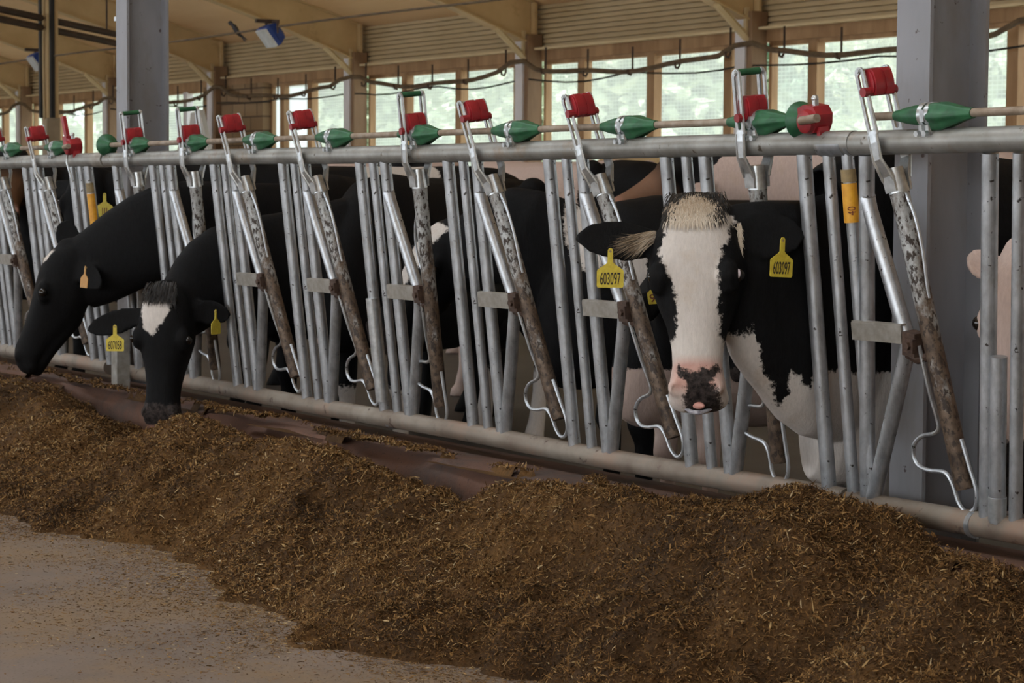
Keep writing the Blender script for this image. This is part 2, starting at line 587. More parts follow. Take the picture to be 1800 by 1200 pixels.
# kerb between feed alley and cows, front edge a little worn
kb = MB()
xs = np.arange(XL, XR, 0.12)
rings = []
for i, x in enumerate(xs):
    d = 0.012 * math.sin(x * 5.3) + 0.010 * math.sin(x * 13.1 + 1) + RNG.uniform(-0.004, 0.004)
    e = 0.010 * math.sin(x * 7.7 + 2) + RNG.uniform(-0.004, 0.004)
    rings.append([(x, -0.205, -0.02), (x, -0.20 + d * .3, 0.12), (x, -0.195 + d * .5, 0.255 + e), (x, -0.165 + d, 0.300 + e),
                  (x, -0.12 + d, 0.312), (x, 0.10, 0.315), (x, 0.12, 0.30), (x, 0.12, -0.02)])
kb.loft(rings)
struct('trim_kerb', kb, M['curb'], smooth=True)

# roof boards: far slope and the slope behind the alley, with the ridge left open
cb = MB()
y0, y1 = 14.3, -2.4
cb.add([(XL, y0, ceil_z(y0)), (XR, y0, ceil_z(y0)), (XR, y1, ceil_z(y1)), (XL, y1, ceil_z(y1)),
        (XL, y0, ceil_z(y0) + .12), (XR, y0, ceil_z(y0) + .12), (XR, y1, ceil_z(y1) + .12), (XL, y1, ceil_z(y1) + .12)],
       [(0, 1, 2, 3), (7, 6, 5, 4), (0, 4, 5, 1), (1, 5, 6, 2), (2, 6, 7, 3), (3, 7, 4, 0)])
struct('ceiling', cb, M['ceil'])
cb = MB()
ya, yb = -4.2, -12.0
za, zb = ceil_z(-2.4), ceil_z(-2.4) - 0.29 * 7.8
cb.add([(XL, ya, za), (XR, ya, za), (XR, yb, zb), (XL, yb, zb), (XL, ya, za + .12), (XR, ya, za + .12), (XR, yb, zb + .12), (XL, yb, zb + .12)],
       [(0, 1, 2, 3), (7, 6, 5, 4), (0, 4, 5, 1), (1, 5, 6, 2), (2, 6, 7, 3), (3, 7, 4, 0)])
struct('ceiling_front', cb, M['ceil'])

rs = MB().box(((XL + XR) / 2, -3.3, ceil_z(-2.4) + .10), (XR - XL, 2.0, .02))  # unseen sheet added over the ridge gap to soften the sun
mm, nt, b = new_mat('ridge_diffuser_sheet')
tl = nt.nodes.new('ShaderNodeBsdfTranslucent')
tl.inputs['Color'].default_value = (0.55, 0.58, 0.60, 1)
nt.links.new(tl.outputs[0], nt.nodes['Material Output'].inputs['Surface'])
struct('ceiling_diffuser', rs, mm)

WY = 13.7
# back wall: plinth, header band with horizontal corrugation
struct('wall_back', MB().box(((XL + XR) / 2, WY + .1, 0.75), (XR - XL, 0.2, 1.5)), M['block'])
cl = MB()
zz = np.linspace(3.25, 4.02, 12)
prof = []
for k in range(len(zz) - 1):
    a, b2 = zz[k], zz[k + 1]
    prof += [(WY, a), (WY, a + (b2 - a) * .62), (WY + .05, a + (b2 - a) * .72), (WY + .05, a + (b2 - a) * .92)]
prof += [(WY, zz[-1]), (WY + .12, zz[-1]), (WY + .12, zz[0])]
cl.loft([[(XL, y, z) for y, z in prof], [(XR, y, z) for y, z in prof]])
M['clad'] = mottled('tan_corrugated_sheet', (0.46, 0.35, 0.19), (0.55, 0.43, 0.25), 1.2, 0.55)
struct('wall_back_cladding', cl, M['clad'])
struct('trim_header', MB().box(((XL + XR) / 2, WY + .03, 3.145), (XR - XL, 0.14, 0.15)), M['wood'])
M['ledge'] = mottled('pale_ledge_flange', (0.60, 0.48, 0.28), (0.70, 0.57, 0.34), 3, 0.5)
struct('trim_ledge', MB().box(((XL + XR) / 2, WY - .06, 3.233), (XR - XL, 0.22, 0.03)), M['ledge'])
struct('wall_front', MB().box(((XL + XR) / 2, -12.1, 0.6), (XR - XL, 0.2, 1.2)).box(((XL + XR) / 2, -12.1, 5.2), (XR - XL, 0.2, 3.4)), M['clad'])
struct('wall_right', MB().box((XR, 1, 5), (0.2, 26, 10)), M['clad'])
struct('wall_left', MB().box((XL, 1, 5), (0.2, 26, 10)), M['clad'])
struct('wall_block', MB().box((-37.52, WY - .02, 2.3), (2.5, 0.28, 1.58)), M['block'])

M['post_shade'] = mottled('shaded_post_side', (0.2, 0.12, 0.065), (0.30, 0.19, 0.11), 4, 0.7, stretch=(1, 1, 0.2))
post_x = [-53.4, -48.25, -43.2, -38.15, -32.82, -27.58, -22.45, -17.25, -12.1, -6.9, -1.7, 3.5]
for i, x in enumerate(post_x):
    # pale box post, its shaded side coloured as a dark strip, rafter on top
    w = MB()
    w.box((x - .05, WY - .17, 1.72), (0.20, 0.26, 3.44))
    p = struct('wall_post', w, M['wpost'])
    MB().box((x + .10, WY - .15, 1.72), (0.10, 0.24, 3.44)).obj('post_shaded_side', M['post_shade'], p, False)
    p['label'] = 'pale painted steel post standing against the window wall'
    # rafter: tapered I-section following the roof slope
    ys = np.linspace(13.55, -2.3, 14)

    def low(y):
        return ceil_z(y) - (0.50 + 0.07 * max(0.0, y - 12))
    rb = MB()
    for (dx0, dx1, f0, f1) in ((-.02, .02, lambda y: low(y), lambda y: ceil_z(y) - .005),
                               (-.11, .11, lambda y: low(y) - .025, lambda y: low(y)),
                               (-.11, .11, lambda y: ceil_z(y) - .03, lambda y: ceil_z(y) - .005)):
        rb.loft([[(x + dx0, y, f0(y)), (x + dx1, y, f0(y)), (x + dx1, y, f1(y)), (x + dx0, y, f1(y))] for y in ys])
    # end plate at the wall
    rb.box((x, 13.58, ceil_z(13.58) - .33), (0.24, 0.04, 0.62))
    r = struct('rafter', rb, M['beam'])
    br = MB()
    br.tube([(x + .05, 12.95, low(12.95) - .02), (x + .05, 13.50, 3.05)], 0.05, 6)
    struct('rafter_brace', br, M['ledge'], r)
    # flat strut with an upright at the post head
    st = MB()
    st.box((x + .05, 13.42, 3.33), (0.05, 0.05, 0.32))
    struct('rafter_strut', st, M['ledge'], r)

# window bays between the posts: timber mullions and a net in every light
mull = {0: [-51.7, -50.0], 1: [-46.65, -44.95], 2: [-41.5, -39.9, -39.0], 3: [-35.78, -34.73], 4: [-31.45, -29.78, -28.12],
        5: [-26.44, -24.78, -23.1], 6: [-21.43, -19.75, -18.07], 7: [-16.2, -14.6, -12.95], 8: [-11.0, -9.4, -7.8],
        9: [-5.8, -4.2, -2.6], 10: [-.6, 1.0, 2.6]}
for i in range(len(post_x) - 1):
    xa, xb = post_x[i] + .15, post_x[i + 1] - .15
    lo = xa
    if i == 3:
        lo = -36.26
    if i == 2:
        xb = post_x[3] - .6
    w = empty('window_%d' % (i + 1), ((xa + xb) / 2, WY, 1.5))
    w['kind'] = 'structure'
    ox = (xa + xb) / 2
    fr = MB()
    for z in (1.52, 3.05):
        fr.box(((lo + xb) / 2 - ox, 0.05, z - 1.5), (xb - lo, 0.10, 0.07))
    for x in (lo + .03, xb - .03):
        fr.box((x - ox, 0.05, 0.785), (0.06, 0.10, 1.5))
    fr.obj('window_frame', M['wood'], w, smooth=False)
    for x in mull[i]:
        m_ = MB().box((x - ox, 0.04, 0.785), (0.17, 0.13, 1.52))
        m_.obj('mullion', M['wpost'] if (i == 2 and x == -39.9) else M['wood'], w, smooth=False)
    nb = MB()
    nb.add([(lo - ox, .10, 0), (xb - ox, .10, 0), (xb - ox, .10, 1.57), (lo - ox, .10, 1.57)], [(0, 1, 2, 3)])
    nb.obj('window_net', M['net'], w, smooth=False)
    if i == 3:
        mm, nt, b = new_mat('white_translucent_sheet')
        tl = nt.nodes.new('ShaderNodeBsdfTranslucent')
        tl.inputs['Color'].default_value = (0.85, 0.87, 0.88, 1)
        nt.links.new(tl.outputs[0], nt.nodes['Material Output'].inputs['Surface'])
        for xa2, xb2 in ((-36.2, -35.86), (-35.68, -34.80)):
            MB().box(((xa2 + xb2) / 2 - ox, .07, .785), (xb2 - xa2, .006, 1.5)).obj('window_sheet', mm, w, smooth=False)

# the two steel columns behind the fence
for x0 in (-4.65, -10.10):
    cm = MB()
    X0, X1, Y0, Y1 = x0, x0 + .13, .15, .36
    H_ = ceil_z(.25)
    cm.box(((X0 + X1) / 2, Y0 + .006, H_ / 2), (.13, .012, H_))
    cm.box(((X0 + X1) / 2, Y1 - .006, H_ / 2), (.13, .012, H_))
    cm.box(((X0 + X1) / 2, (Y0 + Y1) / 2, H_ / 2), (.010, Y1 - Y0 - .02, H_))
    c = struct('column', cm, M['column'])
    c['label'] = 'grey steel H column behind the right fence panel' if x0 > -6 else 'grey steel H column with a brown pipe down its left edge'
    if x0 < -6:
        pb = MB().tube([(X0 - .02, Y0 + .05, 0.02), (X0 - .02, Y0 + .05, 6.5)], 0.022, 10)
        pb.obj('drain_pipe', M['dark_iron'], c)
        MB().box((X0 - .02, Y0 + .035, 2.0), (.06, .05, .02)).obj('pipe_clip', M['bright'], c)


# ------------------------------------------------------------------ feed fence
ZB = 0.38
LEAN = math.atan2(0.1106, 0.95)
VT = 0.956            # height of the top rail axis over the bottom rail axis
PIV = (0.412, 0.472)  # where a locking bar hangs in its stall


def strip(pts, w_axis_pts, t):
    pass


def arm_meshes():
    """locking bar and everything that swings with it, drawn about its pivot: x along the fence, y to the cows, z up"""
    d = {}
    d['bar'] = MB().tube([(0, 0, -.395), (0, 0, -.385), (0, 0, .32), (0, 0, .375), (0, 0, .42)], [.0225, .0245, .0245, .026, .020], 18).mesh('locking_bar', M['rusty'])
    d['collar'] = MB().tube([(0, 0, .365), (0, 0, .43)], [.027, .0225], 18).mesh('bar_collar', M['bright'])

    def outline(w, z0, z1, r, n=6):
        pts = []
        for k in range(n + 1):
            a = math.pi * k / n
            pts.append((w * math.cos(a), z1 - r + r * math.sin(a)))
        for k in range(n + 1):
            a = math.pi + math.pi * k / n
            pts.append((w * math.cos(a), z0 + r + r * math.sin(a)))
        return pts
    for side, nm in ((-1, 'front'), (1, 'back')):
        b = MB()
        y = side * .043
        b.frame(outline(.0175, .505, .695, .0175), outline(.0075, .53, .678, .0075), y - .003, y + .003)
        # shank from the bar past the top rail, bent outward round it
        path = [(side * .024, .37), (side * .026, .41), (side * .046, .455), (side * .046, .50), (side * .043, .53)]
        wd = [.020, .021, .016, .0155, .0165]
        for a in range(len(path) - 1):
            (ya, za), (yb2, zb2) = path[a], path[a + 1]
            wa, wb = wd[a], wd[a + 1]
            b.add([(-wa, ya - .003, za), (wa, ya - .003, za), (wa, ya + .003, za), (-wa, ya + .003, za),
                   (-wb, yb2 - .003, zb2), (wb, yb2 - .003, zb2), (wb, yb2 + .003, zb2), (-wb, yb2 + .003, zb2)],
                  [(0, 3, 2, 1), (4, 5, 6, 7), (0, 1, 5, 4), (1, 2, 6, 5), (2, 3, 7, 6), (3, 0, 4, 7)])
        # stiffening lips down both edges
        for sx in (-1, 1):
            b.tube([(sx * .0150, y, .52), (sx * .0150, y, .68)], .0042, 6)
            b.tube([(sx * .0195, side * .027, .40), (sx * .0148, side * .048, .455), (sx * .0148, side * .046, .52)], .0042, 6)
        b.tube([(0, y - .006, .685), (0, y + .006, .685)], .008, 10)
        d['arm_' + nm] = b.mesh('locking_arm', M['bright'])
    d['pin'] = MB().tube([(0, -.052, .685), (0, .052, .685)], .0055, 10).mesh('arm_pin', M['bright'])
    d['roller'] = MB().tube([(0, -.036, .685), (0, .036, .685)], .0095, 12).mesh('arm_roller', M['green'])
    # red catch block: rounded body with a waist line and side cheeks
    b = MB()
    prof = [(-.021, -.030), (.015, -.034), (.024, -.020), (.026, .000), (.024, .022), (.016, .034), (-.012, .036), (-.024, .024), (-.026, 0.0)]
    for ya, yb2, k in ((-.034, -.030, .82), (-.030, -.004, 1.0), (-.004, .004, .93), (.004, .030, 1.0), (.030, .034, .82)):
        b.prism([(x * k, z * k) for x, z in prof], ya, yb2)
    b.tube([(0, -.058, -.022), (0, .05, -.022)], .012, 12)
    d['block'] = b.mesh('catch_block', M['red'], True, 30)
    pts = [(-.030, -.02, -.02), (-.040, -.01, -.14), (-.045, 0, -.22), (-.062, 0, -.243), (-.115, 0, -.245), (-.152, 0, -.262), (-.164, 0, -.29),
           (-.152, 0, -.318), (-.115, 0, -.334), (-.062, 0, -.345), (-.042, 0, -.375), (-.034, 0, -.425), (-.012, 0, -.452), (.022, 0, -.444),
           (.039, 0, -.405), (.033, 0, -.34), (.026, 0, -.27)]
    d['loop'] = MB().tube(pts, .0058, 8, smooth_path=4).mesh('wire_loop', M['galv'])
    d['bow'] = MB().tube([(-.022, 0, .30), (-.055, 0, .24), (-.066, 0, .17), (-.050, 0, .10), (-.022, 0, .055)], .0045, 8, smooth_path=4).mesh('wire_bow', M['galv'])
    d['bow_r'] = MB().tube([(.022, 0, .36), (.036, 0, .30), (.038, 0, .22), (.028, 0, .14), (.022, 0, .09)], .0045, 8, smooth_path=4).mesh('wire_bow', M['galv'])
    return d


ARM = arm_meshes()


def hub_meshes():
    """green sleeve on the lock rod, its zinc clamp on the rail"""
    d = {}
    b = MB()
    xs_ = [-.135, -.125, -.09, -.06, -.03, 0.0, .01]
    rs_ = [.013, .014, .021, .025, .026, .026, .024]
    b.loft([[(x, r * math.cos(t), r * math.sin(t)) for t in np.linspace(0, 2 * math.pi, 16, endpoint=False)] for x, r in zip(xs_, rs_)])
    # ribbed cone on the other side
    xs_ = [.0, .012, .04, .07, .10, .125, .14]
    rs_ = [.027, .034, .034, .027, .020, .015, .013]
    b.loft([[(x, (r + .004 * math.cos(6 * t) * (r - .013) / .02) * math.cos(t), (r + .004 * math.cos(6 * t) * (r - .013) / .02) * math.sin(t) - .004 * (r - .013) / .02)
             for t in np.linspace(0, 2 * math.pi, 36, endpoint=False)] for x, r in zip(xs_, rs_)])
    d['sleeve'] = b.mesh('rod_sleeve', M['green'], True, 60)
    b = MB()
    for x in (-.020, .004):
        b.loft([[(x + dx, rr * math.cos(t), rr * math.sin(t)) for t in np.linspace(0, 2 * math.pi, 20, endpoint=False)]
                for dx, rr in ((-.008, .027), (-.008, .031), (.008, .031), (.008, .027))], cap=False)
        b.tube([(x, -.022, -.022), (x, -.020, -.052)], .009, 8)
        b.tube([(x, .022, -.022), (x, .020, -.052)], .009, 8)
    b.box((-.008, -.0285, .0), (.014, .006, .03))
    b.box((-.008, 0, -.043), (.055, .05, .008))
    for x in (-.022, .006):
        b.tube([(x, -.03, -.043), (x, -.041, -.043)], .008, 6)
    d['clamp'] = b.mesh('sleeve_clamp', M['bright'], True, 35)
    return d


HUB = hub_meshes()
BAR = MB().tube([(0, 0, .02), (0, 0, .93)], .0205, 16).mesh('upright_bar', M['galv'])
BAR_THIN = MB().tube([(0, 0, .02), (0, 0, .93)], .0165, 16).mesh('upright_bar', M['galv'])
YOKE = MB().tube([(0.004, 0, .83), (.012, 0, .79), (.135, -.004, .53), (.155, -.004, .475), (.150, -.004, .42), (.025, -.002, .025)], .0205, 16, smooth_path=3).mesh('yoke_bar', M['galv'])
b_ = MB().box((.072, -.030, .472), (.19, .006, .046))
b_.box((.072, -.022, .496), (.19, .018, .005))
PLATE = b_.mesh('pivot_plate', M['plate'], False)
b_ = MB().box((.196, -.016, .472), (.046, .040, .060))
b_.box((.206, -.040, .472), (.034, .012, .036))
b_.tube([(.206, -.044, .472), (.206, -.054, .472)], .011, 6)
b_.tube([(.17, -.012, .44), (.205, -.012, .432), (.24, -.006, .445)], .012, 8)
HINGE = b_.mesh('pivot_hinge', M['hinge'], True, 30)


def locking_bar(panel, s, state, rake=0.0):
    """state 0 locked open (upright), 1 swung aside"""
    o = inst('locking_bar', ARM['bar'], panel, (s, 0, PIV[1]), (0, math.radians(0.0 if state == 0 else -19.6) + rake, 0))
    inst('bar_collar', ARM['collar'], o)
    inst('locking_arm', ARM['arm_front'], o)
    inst('locking_arm', ARM['arm_back'], o)
    inst('arm_pin', ARM['pin'], o)
    if state == 0:
        tag(inst('arm_roller', ARM['roller'], o), 'green roller at the top of the upright arm')
        inst('catch_block', ARM['block'], o, (.006, 0, .585))
    else:
        inst('catch_block', ARM['block'], o, (.012, 0, .650))
    inst('wire_loop', ARM['loop'], o)
    inst('wire_bow', ARM['bow'] if state == 0 else ARM['bow_r'], o)
    return o


def stall_post(panel, s, rake=0.0):
    """bar with the kinked yoke and the pivot bracket the locking bar hangs on"""
    inst('upright_bar', BAR, panel, (s, 0, 0), (0, rake, 0))
    inst('yoke_bar', YOKE, panel, (s, 0, 0), (0, rake, 0))
    inst('pivot_plate', PLATE, panel, (s + .47 * math.sin(rake), 0, 0))
    inst('pivot_hinge', HINGE, panel, (s, 0, 0), (0, rake, 0))


def sleeve(panel, s):
    o = inst('rod_sleeve', HUB['sleeve'], panel, (s, 0, 1.022))
    inst('sleeve_clamp', HUB['clamp'], o)


def rails(panel, a, b, low_a, low_b, name='top_rail'):
    xs_ = np.linspace(a, b, 60)
    MB().tube([(x, 0.0025 * math.sin(x * 2.3), VT + .0025 * math.sin(x * 1.7)) for x in xs_], .031, 24).obj('top_rail', M['galv_rail'], panel)
    xs_ = np.linspace(low_a, low_b, 60)
    MB().tube([(x, 0.003 * math.sin(x * 1.9), .003 * math.sin(x * 2.9)) for x in xs_], .0325, 24).obj('bottom_rail', M['rail_low'], panel)


def tape(panel, s, z0, z1):
    b = MB()
    ts = np.linspace(math.radians(-160), math.radians(20), 12)
    for za, zb2, part in ((z0, z0 + (z1 - z0) * .74, 0),):
        b.loft([[(s + .0213 * math.cos(t), .0213 * math.sin(t), z) for t in ts] for z in np.linspace(za, zb2, 4)], cap=False)
    vs = b.v
    n = len(ts)
    b.f = [f for f in b.f if not any(((i % n == n - 1) and (j % n == 0)) or ((j % n == n - 1) and (i % n == 0)) for i, j in zip(f, f[1:] + f[:1]))]
    o = b.obj('warning_tape', M['orange'], panel)
    tag(o, 'orange tape wrapped on the end bar')
    b = MB()
    b.loft([[(s + .0214 * math.cos(t), .0214 * math.sin(t), z) for t in ts[2:]] for z in np.linspace(z0 + (z1 - z0) * .76, z1, 3)], cap=False)
    n2 = len(ts) - 2
    b.f = [f for f in b.f if not any(((i % n2 == n2 - 1) and (j % n2 == 0)) or ((j % n2 == n2 - 1) and (i % n2 == 0)) for i, j in zip(f, f[1:] + f[:1]))]
    b.obj('tape_stub', M['tape_dark'], o)
    return o


def text_obj(name, body, size, m, parent, matrix, xscale=1.0, extrude=0.0004, bold=0.0):
    c = bpy.data.curves.new(name, 'FONT')
    c.body = body
    c.size = size
    c.align_x = 'CENTER'
    c.align_y = 'CENTER'
    c.extrude = extrude
    c.offset = bold
    c.materials.append(m)
    f = link(bpy.data.objects.new(name, c))
    dg = bpy.context.evaluated_depsgraph_get()
    me = bpy.data.meshes.new_from_object(f.evaluated_get(dg))
    bpy.data.objects.remove(f)
    bpy.data.curves.remove(c)
    o = link(bpy.data.objects.new(name, me), parent)
    o.matrix_local = matrix @ Matrix.Diagonal((xscale, 1, 1, 1))
    return o


def release(panel, x, green_side, lever):
    """end fitting of the lock rod: green cup, red head, cut tube, clip on the rail"""
    h = MB()
    prof = [(-.030, -.030), (.026, -.034), (.040, -.012), (.044, .012), (.030, .034), (-.008, .040), (-.034, .032)]
    h.prism(prof, -.034, .020)
    h.tube([(.004, -.046, -.004), (.004, -.030, -.004)], [.030, .034], 20)
    h.tube([(.004, -.050, -.004), (.004, -.046, -.004)], [.020, .030], 20)
    h.box((.034, -.01, -.045), (.014, .03, .05))
    if lever:
        h.box((-.038, -.02, .075), (.030, .016, .13), Matrix.Rotation(-.22, 3, 'Y'))
        h.box((-.030, -.02, .02), (.05, .03, .06))
    o = h.obj('release_head', M['red'], panel, angle=30)
    o.location = (x, 0, 1.022)
    t = MB()
    t.tube([(.0, -.052, 0.0), (.075, -.060, .006)], .0115, 14)
    t.obj('cut_tube', M['rod'], o)
    MB().tube([(.012, -.01, .034), (.012, -.01, .055)], .009, 8).sphere((.012, -.01, .054), .010, 10, 6).obj('head_bolt', M['bright'], o)
    if green_side:
        g = MB()
        g.loft([[(xx, r * math.cos(t2), r * math.sin(t2)) for t2 in np.linspace(0, 2 * math.pi, 24, endpoint=False)]
                for xx, r in ((-.012, .020), (-.010, .044), (-.004, .050), (.004, .050), (.022, .040), (.036, .030))])
        g2 = g.obj('rod_cup', M['green'], panel)
        g2.location = (x - .065, 0, 1.020)
        MB().tube([(0, 0, -.045), (.004, -.012, -.075)], [.02, .012], 10).obj('cup_stem', M['bright'], g2)
    else:
        w = MB().tube([(-.01, -.036, -.03), (.004, -.050, -.07), (.022, -.040, -.16)], .005, 8)
        w.obj('release_wire', M['bright'], o)
    return o


def stall(panel, s, state, with_rod=True):
    inst('upright_bar', BAR, panel, (s, 0, 0))
    inst('upright_bar', BAR_THIN, panel, (s + .098, 0, 0))
    stall_post(panel, s + .186)
    locking_bar(panel, s + PIV[0], state)
    sleeve(panel, s + .445)


A_MID = [-9.061 + .6206 * k for k in range(8)]
# middle panel
X0 = -9.50
P_mid = empty('feed_fence_panel', (X0, 0, ZB), (LEAN, 0, 0), None,
              'galvanised headlock panel between the two grey columns, seven stalls with most swinging bars', 'feed fence', 'headlock panels of the feed fence')
rails(P_mid, -9.56 - X0, -4.505 - X0, -9.70 - X0, -4.645 - X0)
stall_post(P_mid, -9.472 - X0)
locking_bar(P_mid, -9.245 - X0, 0)
sleeve(P_mid, -9.215 - X0)
for k, a in enumerate(A_MID[:7]):
    stall(P_mid, a - X0, (0, 1, 1, 0, 1, 1, 0)[k])
a = A_MID[7] - X0
inst('upright_bar', BAR, P_mid, (a, 0, 0))
inst('upright_bar', BAR_THIN, P_mid, (a + .100, 0, 0))
inst('upright_bar', BAR_THIN, P_mid, (a + .176, 0, 0))
tp = tape(P_mid, a + .176, .752, .890)
text_obj('tape_mark', '40', .030, M['ink_red'], tp, Matrix.Translation((a + .176 + .0217 * .80, -.0217 * .60, .783)) @ Matrix.Rotation(math.radians(53), 4, 'Z') @ Matrix.Rotation(math.radians(90), 4, 'X') @ Matrix.Rotation(math.radians(90), 4, 'Z'), .8, .0002)
MB().tube([(-9.56 - X0, 0, 1.022), (-4.66 - X0, 0, 1.022)], .0105, 12).obj('lock_rod', M['rod'], P_mid)
release(P_mid, -4.655 - X0, True, False)
g = MB()
g.loft([[(xx, r * math.cos(t2), r * math.sin(t2)) for t2 in np.linspace(0, 2 * math.pi, 24, endpoint=False)]
        for xx, r in ((-.03, .026), (-.018, .046), (-.006, .050), (.006, .048), (.022, .030), (.05, .014))])
g = g.obj('rod_cup', M['green'], P_mid)
g.location = (-9.55 - X0, 0, 1.022)
# sleeves where the rails join the next panels
MB().tube([(-4.635 - X0, 0, VT), (-4.535 - X0, 0, VT)], .0335, 24).obj('rail_collar', M['galv'], P_mid)
MB().tube([(-9.70 - X0, 0, VT + .001), (-9.575 - X0, 0, VT + .001)], .034, 24).obj('rail_collar', M['plate'], P_mid)
MB().tube([(-7.19 - X0, -.012, .44), (-7.19 - X0, -.012, .065)], .023, 16).obj('repair_sleeve', M['bright'], P_mid)
MB().tube([(-7.155 - X0, 0, 0), (-7.13 - X0, 0, 0)], .0345, 24).obj('rail_weld', M['galv'], P_mid)

# left panel, running on out of the frame
X0 = -10.6
P_left = empty('feed_fence_panel', (X0, 0, ZB), (LEAN, 0, 0), None,
               'galvanised headlock panel left of the brown-edged column, ending in a red lever', 'feed fence', 'headlock panels of the feed fence')
rails(P_left, -13.2 - X0, -9.70 - X0, -13.2 - X0, -9.83 - X0)
for a, st in ((-11.85, 1), (-11.23, 1), (-10.615, 1)):
    stall(P_left, a - X0, st)
a = -10.00 - X0
inst('upright_bar', BAR, P_left, (a, 0, 0))
inst('upright_bar', BAR_THIN, P_left, (a + .10, 0, 0))
inst('upright_bar', BAR, P_left, (a + .195, 0, 0))
tape(P_left, a + .195, .665, .855)
MB().tube([(-13.2 - X0, 0, 1.022), (-9.97 - X0, 0, 1.022)], .0105, 12).obj('lock_rod', M['rod'], P_left)
release(P_left, -9.94 - X0, False, True)

# right panel stands upright
X0 = -4.565
P_right = empty('feed_fence_panel', (X0, 0, ZB), (LEAN, 0, 0), None,
                'galvanised headlock panel right of the orange tape, in front of the right grey column', 'feed fence', 'headlock panels of the feed fence')
RK = .104          # the bars of this panel rake along the fence
X0 = -4.465
P_right.location.x = X0
rails(P_right, -.060, 2.2, -.165, 2.2)
stall_post(P_right, -.098, RK)
locking_bar(P_right, .193, 1, .122)
sleeve(P_right, .255)
for a in (.348, .968, 1.59):
    inst('upright_bar', BAR, P_right, (a, 0, 0), (0, RK, 0))
    inst('upright_bar', BAR_THIN, P_right, (a + .098, 0, 0), (0, RK, 0))
inst('short_bar', MB().tube([(0, 0, .02), (0, 0, .437)], .0205, 16).mesh('short_bar', M['galv']), P_right, (.396, -.012, 0), (0, RK, 0))
inst('bar_ferrule', MB().tube([(0, 0, .025), (0, 0, .085)], .0225, 16).mesh('bar_ferrule', M['bright']), P_right, (.396, -.012, 0), (0, RK, 0))
for a in (.968, 1.59):
    stall_post(P_right, a + .186, RK)
    locking_bar(P_right, a + .412 + .05, 0, RK)
    sleeve(P_right, a + .50)
MB().tube([(.04, 0, 1.022), (2.2, 0, 1.030)], .0105, 12).obj('lock_rod', M['rod'], P_right)
MB().tube([(-.165, 0, 0), (-.140, 0, 0)], .0355, 24).obj('rail_weld', M['rail_low'], P_right)
MB().tube([(.30, 0, 0), (.315, 0, 0)], .0345, 24).obj('rail_weld', M['galv'], P_right)
MB().tube([(-.060, 0, VT), (-.045, 0, VT)], .0325, 24).obj('rail_weld', M['galv'], P_right)

# short grey post carrying the bottom rail at the left joint
fp = MB()
q = at(206, 690, -.085)
fp.box((q[0], -.085, .45), (.060, .030, .30))
fp.box((q[0] + .033, -.070, .45), (.010, .06, .30))
fpo = fp.obj('fence_post', M['plate'], None, False)
tag(fpo, 'short grey steel post on the kerb in front of the bottom rail, left', 'fence post')


# ------------------------------------------------------------------ cows
def unit(v):
    v = np.array(v, float)
    return v / np.linalg.norm(v)


def ring(c, ux, uy, a, bt, bb, n=28, e=2.0):
    """closed section: half width a, height bt above and bb below the centre"""
    t = np.linspace(0, 2 * math.pi, n, endpoint=False)
    cx, sy = np.cos(t), np.sin(t)
    x = np.sign(cx) * np.abs(cx) ** (2 / e) * a
    y = np.sign(sy) * np.abs(sy) ** (2 / e) * np.where(sy > 0, bt, bb)
    return [np.array(c) + ux * x[i] + uy * y[i] for i in range(n)]


def sdf_poly(pts, poly):
    """signed distance to a polygon, positive inside"""
    P = np.asarray(poly, float)
    d = np.full(len(pts), 1e9)
    inside = np.zeros(len(pts), bool)
    for i in range(len(P)):
        a, b = P[i], P[(i + 1) % len(P)]
        e = b - a
        w = pts - a
        t = np.clip((w @ e) / (e @ e + 1e-12), 0, 1)
        q = w - t[:, None] * e
        d = np.minimum(d, np.hypot(q[:, 0], q[:, 1]))
        c = (a[1] > pts[:, 1]) != (b[1] > pts[:, 1])
        with np.errstate(divide='ignore', invalid='ignore'):
            xi = (b[0] - a[0]) * (pts[:, 1] - a[1]) / (b[1] - a[1] + 1e-12) + a[0]
        inside ^= c & (pts[:, 0] < xi)
    return np.where(inside, d, -d)


class Head:
    def __init__(self, poll, w, v, k=1.0):
        self.P = np.array(poll, float)
        self.w = unit(w)
        v = np.array(v, float)
        self.v = unit(v - self.w * (v @ self.w))
        self.u = np.cross(self.v, self.w)      # to the right of someone facing the cow
        self.k = k

    def pt(self, u, t, v):
        return self.P + self.k * (self.u * u + self.w * t + self.v * v)

    def local(self, X):
        q = (X - self.P) / self.k
        return np.stack([q @ self.u, q @ self.w, q @ self.v], 1)


HEAD_RINGS = [  # t, centre v, half width, front, back, exponent
    (-.035, -.035, .050, .030, .035, 2.0), (-.015, -.035, .078, .058, .060, 2.2), (.03, -.035, .092, .092, .095, 2.4),
    (.08, -.035, .104, .108, .115, 2.5), (.14, -.035, .112, .108, .128, 2.5), (.20, -.035, .110, .100, .135, 2.4),
    (.26, -.035, .094, .090, .132, 2.3), (.32, -.035, .078, .080, .108, 2.3), (.38, -.030, .068, .070, .080, 2.4),
    (.43, -.027, .067, .066, .062, 2.5), (.47, -.025, .075, .065, .055, 2.4), (.505, -.028, .080, .058, .050, 2.4),
    (.535, -.033, .072, .042, .042, 2.3), (.553, -.038, .050, .022, .030, 2.0)]
JAW_RINGS = [(.20, -.12, .060, .04, .045), (.28, -.125, .062, .04, .045), (.36, -.105, .050, .035, .038), (.44, -.088, .044, .03, .032),
             (.50, -.080, .046, .03, .030), (.535, -.078, .042, .026, .026), (.55, -.076, .026, .016, .016)]


